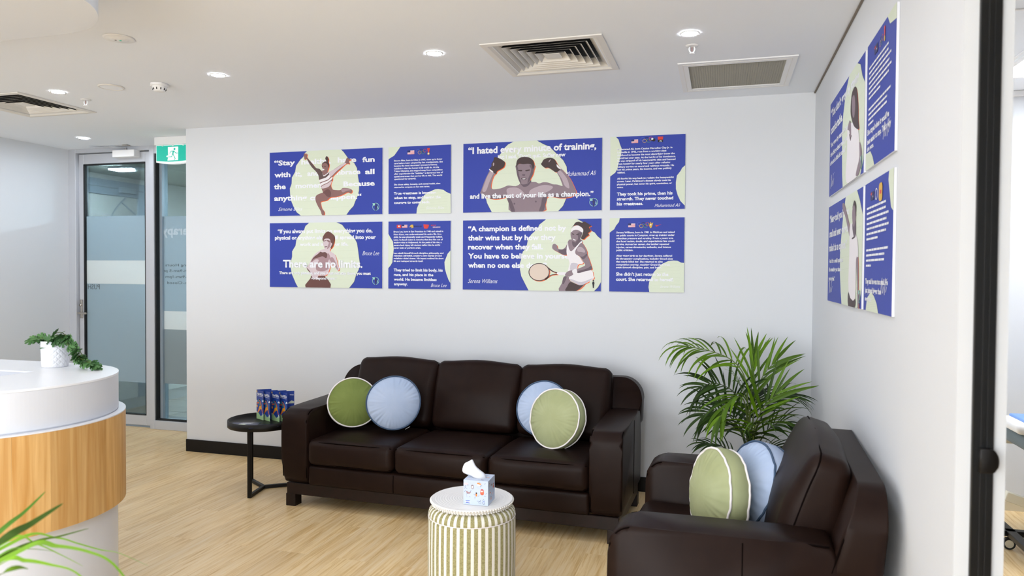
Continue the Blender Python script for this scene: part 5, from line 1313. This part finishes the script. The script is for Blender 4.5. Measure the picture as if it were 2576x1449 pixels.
def critter(kind, x, z, s, T):
    if kind == 'fox': pr.add(smooth2([(x-8*s, z), (x-4*s, z+6*s), (x+4*s, z+3*s), (x+12*s, z+1*s), (x+8*s, z-3*s), (x-2*s, z-1*s)]), 'cover_orange', 0, T); pr.add(smooth2([(x-6*s, z-3*s), (x+6*s, z-3*s), (x+8*s, z-7*s), (x-6*s, z-7*s)]), 'print_white', 0, T)
    if kind == 'tall': pr.add(smooth2([(x-5*s, z+10*s), (x+5*s, z+10*s), (x+8*s, z-8*s), (x, z-13*s), (x-8*s, z-8*s)]), 'cover_skin', 0, T); pr.add(smooth2([(x-5*s, z+4*s), (x+4*s, z+6*s), (x+1*s, z), (x-4*s, z)]), 'print_white', .0001, T); pr.add([(x-4*s, z+12*s), (x+8*s, z+9*s), (x+7*s, z+7*s), (x-4*s, z+9*s)], 'print_red', .0001, T)
    if kind == 'whale': pr.add(smooth2([(x-12*s, z+2*s), (x-8*s, z+6*s), (x+2*s, z+1*s), (x+12*s, z+4*s), (x+6*s, z-5*s), (x-6*s, z-5*s)]), 'print_mid_skin', 0, T)
    if kind == 'owl': pr.add(smooth2([(x-5*s, z+8*s), (x+5*s, z+8*s), (x+5*s, z-8*s), (x-5*s, z-8*s)]), 'print_boxskin', 0, T); pr.add(smooth2([(x-3*s, z+4*s), (x+3*s, z+4*s), (x+3*s, z-7*s), (x-3*s, z-7*s)]), 'print_white', .0001, T)
    if kind == 'pig': pr.add(smooth2([(x-9*s, z+4*s), (x+8*s, z+4*s), (x+9*s, z-3*s), (x-8*s, z-4*s)]), 'print_flagpink', 0, T)
    if kind == 'penguin': pr.add(disc_poly(x, z+5*s, 3.5*s, 10), 'print_black', 0, T); pr.add(smooth2([(x-3*s, z+2*s), (x+3*s, z+2*s), (x+3*s, z-9*s), (x-3*s, z-9*s)]), 'cover_orange', 0, T)
for kd, x, z, s in (('fox', 72, 98, 1.0), ('pig', 12, 94, 1.0), ('owl', 42, 82, 1.0), ('whale', 24, 56, 1.0), ('tall', 88, 62, 1.1), ('penguin', 61, 50, 1.0)):
    pr = Print(); critter(kd, x, z, s, F); pr.build('animal_print', tb)
for kd, x, z, s in (('owl', 20, 90, .9), ('whale', 60, 82, .9), ('tall', 90, 70, .9), ('fox', 35, 50, .9), ('pig', 80, 36, .9), ('penguin', 50, 24, .9)):
    pr = Print(); critter(kd, x, z, s, S_); pr.build('animal_print', tb)
for kd, x, z, s in (('pig', 20, 20, .8), ('whale', 85, 18, .7), ('fox', 98, 60, .7), ('owl', 16, 92, .7), ('pig', 70, 100, .7)):
    pr = Print(); critter(kd, x, z, s, U_); pr.build('animal_print', tb)
pr = Print()
for i in range(120):
    T = (F, S_, U_)[i % 3]; x, z = rnd.uniform(6, 108), rnd.uniform(8, 106)
    if T is U_ and math.hypot((x-58)/38, (z-58)/28) < 1.15: continue
    a = rnd.uniform(0, PI); L = rnd.uniform(2, 6); c, s = math.cos(a)*L, math.sin(a)*L
    pr.add([(x-c, z-s), (x+c, z+s), (x+c+.8, z+s-.9), (x-c+.8, z-s-.9)], ('print_navy', 'print_boxskin', 'cover_teal')[i % 3], .0002, T)
pr.add(smooth2([(10, 16), (30, 17), (31, 9), (12, 8)]), 'print_white', .0002, F); pr.add([(10, 15), (30, 16), (30, 19), (12, 18)], 'print_blueink', .0003, F); pr.add([(11, 8), (30, 7), (30, 10), (12, 11)], 'print_blueink', .0003, F)
pr.strip(ring_poly(78, 13, 6, 1, 16), 'print_navy', .0002, F); pr.strip(ring_poly(95, 13, 6, 1, 16), 'print_navy', .0002, F); pr.add([(90, 17), (100, 17), (97, 20), (93, 20)], 'print_blueink', .0003, F)
pr.build('speckle_print', tb)['kind'] = 'stuff'
def tissue():
    # folded sheet pulled out of the slot, leaning to the left
    rows = [[(-.020, -.008, .098), (-.006, -.016, .098), (.008, -.014, .098), (.020, -.006, .098), (.030, .006, .098)],
            [(-.028, -.010, .114), (-.010, -.018, .113), (.008, -.015, .118), (.022, -.008, .116), (.033, .006, .118)],
            [(-.048, -.012, .122), (-.028, -.019, .131), (-.010, -.010, .134), (.006, -.012, .138), (.020, .006, .134)],
            [(-.078, -.014, .130), (-.058, -.018, .146), (-.040, -.006, .148), (-.022, -.010, .157), (-.006, .006, .147)],
            [(-.080, -.012, .146), (-.066, -.012, .162), (-.052, .000, .166), (-.038, -.004, .174), (-.026, .006, .168)],
            [(-.072, -.008, .172), (-.062, -.006, .178), (-.052, .003, .181), (-.042, .000, .188), (-.034, .008, .194)]]
    v = [p for r in rows for p in r]; f = []
    for i in range(len(rows)-1):
        for j in range(4): f.append((i*5+j, i*5+j+1, (i+1)*5+j+1, (i+1)*5+j))
    return mesh(v, f)
ti = link('tissue', tissue(), 'tissue', tb, True)
md = ti.modifiers.new('sub', 'SUBSURF'); md.levels = 1; md.render_levels = 1
md = ti.modifiers.new('thick', 'SOLIDIFY'); md.thickness = .0012

# ================================================================== reception desk
dk = thing('reception_desk', 'white reception desk with rounded end and vertical oak boards', 'desk', (-3.29, -2.94, 0))
def desk_outline(o, well=True):
    p = stadium(-1.9, 0, 0, .43+o)[::-1]      # back edge, round end, front edge
    if well: p += [(-1.9, -.26), (.01, -.26), (.01, .17), (-1.9, .17)]
    return p
link('base', prism(desk_outline(-.004), 0, .955, 'z'), 'white_laminate', dk, False)
link('upper_band', prism(desk_outline(0), .955, 1.094, 'z'), 'white_laminate', dk, False)
link('counter_top', prism(desk_outline(.001), 1.0945, 1.102, 'z', .0015, 1), 'counter_white', dk, False)
link('work_surface', sbox(-1.9, .01, -.26, .17, .72, .75), 'white_laminate', dk)
def path(o):            # outline as an arc-length path: back edge, end, front edge
    P = [(-1.9, .43+o)]+[((.43+o)*math.cos(R(90-2.5*i)), (.43+o)*math.sin(R(90-2.5*i))) for i in range(73)]+[(-1.9, -.43-o)]
    return P
def along(s, o):
    r = .43; L1 = 1.9; La = PI*r
    if s < L1: return (-1.9+s, r+o)
    if s < L1+La:
        a = PI/2-(s-L1)/r; return ((r+o)*math.cos(a), (r+o)*math.sin(a))
    return (-(s-L1-La), -r-o)
tot = 1.9*2+PI*.43; s = 0.; k = 0
rnd = random.Random(11)
while s < tot-.01:
    wd = min((.105, .112, .098, .118)[k % 4], tot-s); e = s+wd-.0003
    n = 6
    poly = [along(s+(e-s)*i/n, .026) for i in range(n+1)]+[along(e-(e-s)*i/n, -.003) for i in range(n+1)]
    link('board', prism(poly, .587, .945, 'z', .0004, 1), 'oak_veneer', dk); s += wd; k += 1
n = 260
link('board_cap', prism([along(tot*i/n, .0265) for i in range(n+1)]+[along(tot-tot*i/n, -.002) for i in range(n+1)], .9455, .9495, 'z'), 'ceramic', dk)

# ================================================================== potted vine on the desk
vp = thing('potted_vine', 'white diamond-patterned pot with a trailing split-leaf plant on the desk', 'potted plant', (-3.335, -2.625, 1.1022))
pr_, ph = .0535, .112
def potdisp(r, z, a):
    if r > .045 and .006 < z < ph-.006:
        u, w = a*14/PI, z/.0118
        d = max(abs(math.sin((u+w)*PI/2)), abs(math.sin((u-w)*PI/2)))
        return r-.0016*(d > .93)*1.0+.0, z
    return r, z
pp = [(0, 0), (.048, 0), (.051, .004)]+[(.051+.0025*i/48, .004+(ph-.008)*i/48) for i in range(1, 49)]+[(pr_, ph), (pr_-.004, ph), (pr_-.005, ph-.02), (0, ph-.02)]
link('pot', lathe(pp, 160, False, potdisp), 'ceramic', vp, True)
link('soil', lathe([(0, ph-.016), (.047, ph-.018)], 32), 'soil', vp)
def split_leaf():
    pts = []
    for i in range(0, 41):
        t = i/40; a = -PI*.93+2*PI*.93*t
        r = .55+.13*math.cos(a)
        ang = abs(a)
        if ang < 2.5 and i % 5 == 2: r *= .52
        pts.append((r*math.cos(a)*1.05+.42, r*math.sin(a)*.98))
    v = [(.05, 0, 0)]+[(x, y, -.10*(x-.4)**2-.10*abs(y)+.02*math.cos(6*y)) for x, y in pts]
    f = [(0, i, i+1) for i in range(1, len(pts))]
    return mesh(v, f)
LM = split_leaf(); LM.materials.append(MATS['vine_leaf']); LM.polygons.foreach_set('use_smooth', [True]*len(LM.polygons))
stems = [[(.0, 0, .09), (.02, -.01, .135), (.06, -.02, .150), (.10, -.025, .12), (.14, -.02, .075), (.18, -.015, .03), (.245, -.01, .012)],
         [(.0, 0, .09), (-.02, 0, .12), (-.035, -.01, .13), (-.06, -.02, .127)], [(.01, 0, .09), (.03, -.02, .14), (.075, -.03, .165), (.11, -.03, .15), (.15, -.03, .09), (.165, -.03, .05)],
         [(0, 0, .09), (.04, .02, .13), (.09, .03, .10), (.13, .03, .05), (.15, .02, .02)]]
rnd = random.Random(21)
for q, P in enumerate(stems):
    P = smooth_pts([(x*1.04, y-.02, .09+(z-.09)*.85) for x, y, z in P], 6)
    link('stem', tube(P, .0016, 5), 'stem_green', vp, True)
    for i in range(3, len(P), 3):
        p = P[i]; d = (P[min(i+1, len(P)-1)]-P[i-1]).normalized()
        for sgn in (1, -1):
            if rnd.random() < .12: continue
            o = bpy.data.objects.new('leaf', LM); C.objects.link(o); o.parent = vp
            side = Vector((-.3*sgn+d.x*.6, -.55+.5*sgn, rnd.uniform(-.5, .35))).normalized()
            nrm = Vector((rnd.uniform(-.3, .3), -.75, rnd.uniform(.3, .9))).normalized()
            y_ = nrm.cross(side).normalized(); n_ = side.cross(y_)
            sc = rnd.uniform(.028, .044)
            M = Matrix(((side.x*sc, y_.x*sc, n_.x*sc, p.x), (side.y*sc, y_.y*sc, n_.y*sc, p.y), (side.z*sc, y_.z*sc, n_.z*sc, max(p.z, .018)), (0, 0, 0, 1)))
            o.matrix_local = M

# ================================================================== palms
def arched(p, d, upv, L, w, g, n=8):
    d = d.normalized(); v, f = [], []; st = L/n
    for i in range(n+1):
        t = i/n; ww = w*.5*min(1, (t+.04)**.5*1.35)*(max(0, 1-t)**.75)*1.35
        sd = d.cross(upv); sd = sd.normalized() if sd.length > 1e-4 else Vector((1, 0, 0)); nn = sd.cross(d)
        v += [tuple(p-sd*ww+nn*ww*.22), tuple(p), tuple(p+sd*ww+nn*ww*.22)]
        p = p+d*st; p = Vector((min(p.x, .382), min(p.y, .495), p.z)); d = (d+Vector((0, 0, -g/n*(.4+1.2*t)))).normalized()
    for i in range(n):
        a = i*3; f += [(a, a+3, a+4, a+1), (a+1, a+4, a+5, a+2)]
    return mesh(v, f)
def frond(plant, P, leaf_len, pairs, m, start=.35, k=1, spread=50, stem_r=.005, up=(0, 0, 1), wide=1., seed=0):
    rnd = random.Random(seed)
    Q = smooth_pts(P, 8); n = len(Q)
    fr_ = link('frond', tube(Q, [stem_r*(1-.75*i/(n-1)) for i in range(n)], 6), 'stem_green' if m != 'palm_shaded' else 'stem_shaded', plant, True)
    g0 = 2.3 if seed == 1 else (.35, 1.25, 2.0)[k]; wd = (.021, .019, .026)[k]*wide
    jobs = []
    for i in range(pairs):
        t = start+(1-start)*(i+.5)/pairs
        j = min(int(t*(n-1)), n-2); p = Q[j].lerp(Q[j+1], t*(n-1)-j); d = (Q[j+1]-Q[j]).normalized()
        upv = Vector(up); upv = (upv-d*upv.dot(d)); upv = upv.normalized() if upv.length > .05 else d.orthogonal().normalized()
        sd = d.cross(upv).normalized(); s_ = (t-start)/(1-start)
        kk = math.sin(PI*(.22+.70*s_))
        for sg_ in (1, -1):
            a = R(spread*(1-.5*s_)+rnd.uniform(-9, 9))
            x = (d*math.cos(a)+sd*sg_*math.sin(a)+upv*rnd.uniform(-.02, .22)).normalized()
            jobs.append((p, x, upv, leaf_len*(.6+.5*kk)*rnd.uniform(.8, 1.12), wd*rnd.uniform(.75, 1.15), g0*rnd.uniform(.6, 1.3)))
    d = (Q[-1]-Q[-3]).normalized(); upv = Vector(up)
    jobs.append((Q[-1], d, upv, leaf_len*.8, wd*1.1, g0))
    for p, x, upv, L, w, g in jobs:
        link('leaflet_blade', arched(p, x, upv, L, w, g), m, fr_, True)
    return fr_
kp = thing('palm_plant', 'green palm in the corner between the sofa and the armchair', 'potted plant', (-.40, -.52, 0))
link('pot', lathe([(0, 0), (.12, 0), (.15, .26), (.155, .28), (.145, .28), (.14, .25), (0, .25)], 40), 'pot_dark', kp, True)
link('soil', lathe([(0, .255), (.141, .257)], 24), 'soil', kp)
def W2(P): return [(x+.40, y+.52, z) for x, y, z in P]
b0 = (-.40, -.52, .25)
FR = [  # rachis points in the room, leaflet length, pairs, kind, start, droop kind, spread, seed
 ([b0, (-.41, -.50, .60), (-.42, -.46, .86), (-.50, -.42, .985), (-.66, -.40, 1.045), (-.77, -.40, 1.06)], .28, 12, 'palm_leaf', .50, 1, 60, 1),
 ([b0, (-.395, -.48, .62), (-.385, -.42, .88), (-.37, -.36, 1.00)], .24, 6, 'palm_leaf', .50, 0, 28, 2),
 ([b0, (-.38, -.49, .62), (-.34, -.44, .86), (-.26, -.40, .98)], .25, 5, 'palm_leaf', .50, 0, 30, 3),
 ([b0, (-.38, -.53, .56), (-.33, -.56, .72), (-.25, -.55, .82)], .27, 5, 'palm_leaf', .48, 0, 38, 4),
 ([b0, (-.42, -.52, .60), (-.48, -.50, .79), (-.60, -.48, .85), (-.68, -.47, .82)], .23, 12, 'palm_shaded', .42, 1, 60, 5),
 ([b0, (-.43, -.54, .52), (-.51, -.54, .66), (-.60, -.55, .70), (-.67, -.55, .66)], .23, 12, 'palm_shaded', .38, 1, 60, 6),
 ([b0, (-.41, -.58, .58), (-.44, -.68, .79), (-.51, -.76, .80), (-.57, -.80, .70)], .20, 7, 'palm_leaf', .50, 2, 35, 7),
 ([b0, (-.37, -.53, .55), (-.30, -.52, .73), (-.22, -.50, .80), (-.15, -.47, .79)], .21, 11, 'palm_shaded', .42, 1, 55, 8),
 ([b0, (-.36, -.56, .48), (-.29, -.58, .61), (-.22, -.60, .66), (-.16, -.60, .63)], .21, 11, 'palm_shaded', .38, 1, 58, 9),
 ([b0, (-.46, -.55, .40), (-.56, -.56, .485), (-.66, -.56, .495)], .15, 8, 'palm_shaded', .40, 1, 55, 10),
 ([b0, (-.385, -.60, .50), (-.37, -.70, .64), (-.345, -.78, .68)], .27, 9, 'palm_leaf', .45, 1, 62, 11),
 ([b0, (-.39, -.46, .52), (-.36, -.34, .70), (-.33, -.24, .76)], .20, 9, 'palm_shaded', .42, 1, 55, 12),
 ([b0, (-.42, -.47, .50), (-.50, -.36, .66), (-.58, -.28, .70)], .20, 9, 'palm_shaded', .42, 1, 55, 13),
 ([b0, (-.37, -.56, .42), (-.30, -.60, .50), (-.23, -.62, .51)], .16, 7, 'palm_shaded', .45, 1, 55, 14),
 ([b0, (-.40, -.57, .48), (-.43, -.66, .60), (-.47, -.74, .63)], .22, 9, 'palm_shaded', .42, 1, 58, 15),
 ([b0, (-.40, -.52, .55), (-.41, -.55, .74), (-.46, -.60, .86)], .22, 7, 'palm_leaf', .50, 1, 45, 16),
]
for P, L, n, m, stt, k, sp, sd in FR:
    frond(kp, W2(P), L, n, m, stt, k, sp, .0055, (0, -1, .3) if k == 0 else ((0, -.45, .9) if sd == 1 else (0, -.8, .6) if sd in (5, 6) else (0, -.35, 1)), 1., sd)

fp = thing('foreground_palm', 'bright green arching leaves of a plant at the lower left corner', 'potted plant', (-2.35, -4.1, 0))
link('pot', lathe([(0, 0), (.13, 0), (.17, .36), (.175, .38), (.165, .38), (.16, .34), (0, .34)], 40), 'pot_white', fp, True)
link('soil', lathe([(0, .345), (.161, .347)], 24), 'soil', fp)
def ribbon(P, w, fold=.3):
    P = smooth_pts(P, 8); n = len(P); v, f = [], []
    for i, p in enumerate(P):
        t = (P[min(i+1, n-1)]-P[max(i-1, 0)]).normalized()
        sd = t.cross(Vector((.55, .35, .75))).normalized(); up = sd.cross(t)
        s = i/(n-1); ww = w*.5*min(1, (1-s)**.6*1.25)*min(1, .35+s*2.2)
        v += [tuple(p-sd*ww+up*ww*fold), tuple(p), tuple(p+sd*ww+up*ww*fold)]
    for i in range(n-1):
        a = i*3; f += [(a, a+3, a+4, a+1), (a+1, a+4, a+5, a+2)]
    return mesh(v, f)
FG = [([(-2.044, -3.91, .936), (-2.025, -3.851, .961), (-2.001, -3.792, .991)], 0.0255, 'palm_leaf'), ([(-2.187, -3.795, .907), (-2.18, -3.741, .935), (-2.174, -3.686, .972)], 0.0135, 'grass_leaf'),
 ([(-2.091, -3.872, .883), (-2.084, -3.787, .892), (-2.07, -3.741, .889), (-2.052, -3.674, .888)], 0.0120, 'palm_leaf'),
 ([(-2.038, -3.857, .903), (-1.989, -3.822, .901), (-1.93, -3.795, .886), (-1.876, -3.78, .86), (-1.81, -3.774, .79)], 0.0285, 'grass_leaf'),
 ([(-1.996, -3.948, .91), (-1.964, -3.919, .91), (-1.932, -3.889, .894), (-1.888, -3.866, .874), (-1.84, -3.85, .82)], 0.0195, 'grass_leaf'),
 ([(-2.191, -3.745, .87), (-2.147, -3.681, .855), (-2.113, -3.651, .834), (-2.083, -3.611, .807), (-2.045, -3.59, .795), (-1.971, -3.57, .763)], 0.0105, 'grass_leaf'),
 ([(-1.9, -4.025, .932), (-1.893, -3.971, .924)], 0.0240, 'palm_leaf'), ([(-2.169, -3.791, .886), (-2.124, -3.757, .87), (-2.078, -3.734, .842), (-2.023, -3.719, .814)], 0.0120, 'grass_leaf'),
 ([(-2.091, -3.872, .89), (-2.051, -3.84, .897), (-2.0, -3.815, .888)], 0.0105, 'grass_leaf')]
for P, w, m in FG:
    a = Vector(P[0]); root = Vector((-2.35, -4.1, .35)); mid = root.lerp(a, .55)+Vector((0, 0, .12))
    Q = [root, mid]+[Vector(p) for p in P]
    link('leaf', ribbon([q-Vector((-2.35, -4.1, 0)) for q in Q], w), m, fp, True)
rnd = random.Random(9)
for i in range(8):      # more leaves to the far side, out of the picture
    a = R(150+rnd.uniform(0, 150)); r = rnd.uniform(.3, .45); z = rnd.uniform(.75, 1.0)
    link('leaf', ribbon([(0, 0, .35), (.35*r*math.cos(a), .35*r*math.sin(a), z*.85), (.8*r*math.cos(a), .8*r*math.sin(a), z), (1.2*r*math.cos(a), 1.2*r*math.sin(a), z-.12)], .016), 'grass_leaf', fp, True)

# ================================================================== treatment table
bt = thing('treatment_table', 'grey padded treatment table on white wheeled frame in the next room', 'treatment table', (1.45, -.42, 0))
m1 = link('main_pad', rbox(1.30, .62, .09, .035, 4), 'vinyl_grey', bt, True); m1.location = (.20, .03, .615)
m2 = link('arm_pad', rbox(.55, .20, .085, .035, 4, (0, 0, .006)), 'vinyl_dark', bt, True); m2.location = (-.16, -.30, .505); m2.rotation_euler = (0, R(9), 0)
link('top_rail', boxes([span(-.44, .84, -.24, -.20, .53, .565), span(-.44, .84, .24, .28, .53, .565)], .004), 'cream_metal', bt)
link('lift_arm', prism([(-.40, .33), (-.36, .33), (-.345, .42), (-.32, .42), (-.32, .20), (-.43, .18)], -.24, -.21, 'y', .003), 'cream_metal', bt)
link('lower_rail', boxes([((-.10, -.23, .20), (.95, .04, .05), Matrix.Rotation(R(18), 3, 'Y')), ((.3, .23, .20), (.95, .04, .05), Matrix.Rotation(R(18), 3, 'Y'))], .003), 'cream_metal', bt)
link('foot_frame', boxes([span(-.50, .86, -.05, .0, .07, .10), span(-.48, -.43, -.3, .28, .07, .10), span(.8, .86, -.3, .28, .07, .10)], .003), 'black_metal', bt)
for x, y in ((-.47, -.05), (-.47, .28), (.83, -.28), (.83, .28)):
    wh = link('wheel', mesh([], []), None, bt); wh.location = (x, y, .032)
    bm = bmesh.new(); bmesh.ops.create_cone(bm, cap_ends=True, segments=24, radius1=.032, radius2=.032, depth=.022, matrix=Matrix.Rotation(R(90), 4, 'X')); wh.data = bm_mesh(bm); wh.data.materials.append(MATS['rubber'])
    link('hub', tube([(0, -.013, 0), (0, .013, 0)], .022, 18), 'cream_metal', wh)
link('cable', tube(smooth_pts([(-.20, -.26, .16), (-.33, -.29, .13), (-.40, -.30, .07), (-.36, -.30, .02), (-.24, -.30, .006), (.2, -.32, .006)], 6), .005, 6), 'cable_grey', bt, True)
hp = thing('head_cushion', 'white and blue curved pillow lying on the treatment table', 'pillow', (1.21, -.47, .665))
link('shell', rbox(.50, .30, .06, .028, 4), 'white_plastic', hp, True).location = (0, 0, .030)
link('blue_top', rbox(.44, .26, .02, .009, 4, (0, 0, .008)), 'vinyl_blue', hp, True).location = (.02, 0, .063)

flush_text()
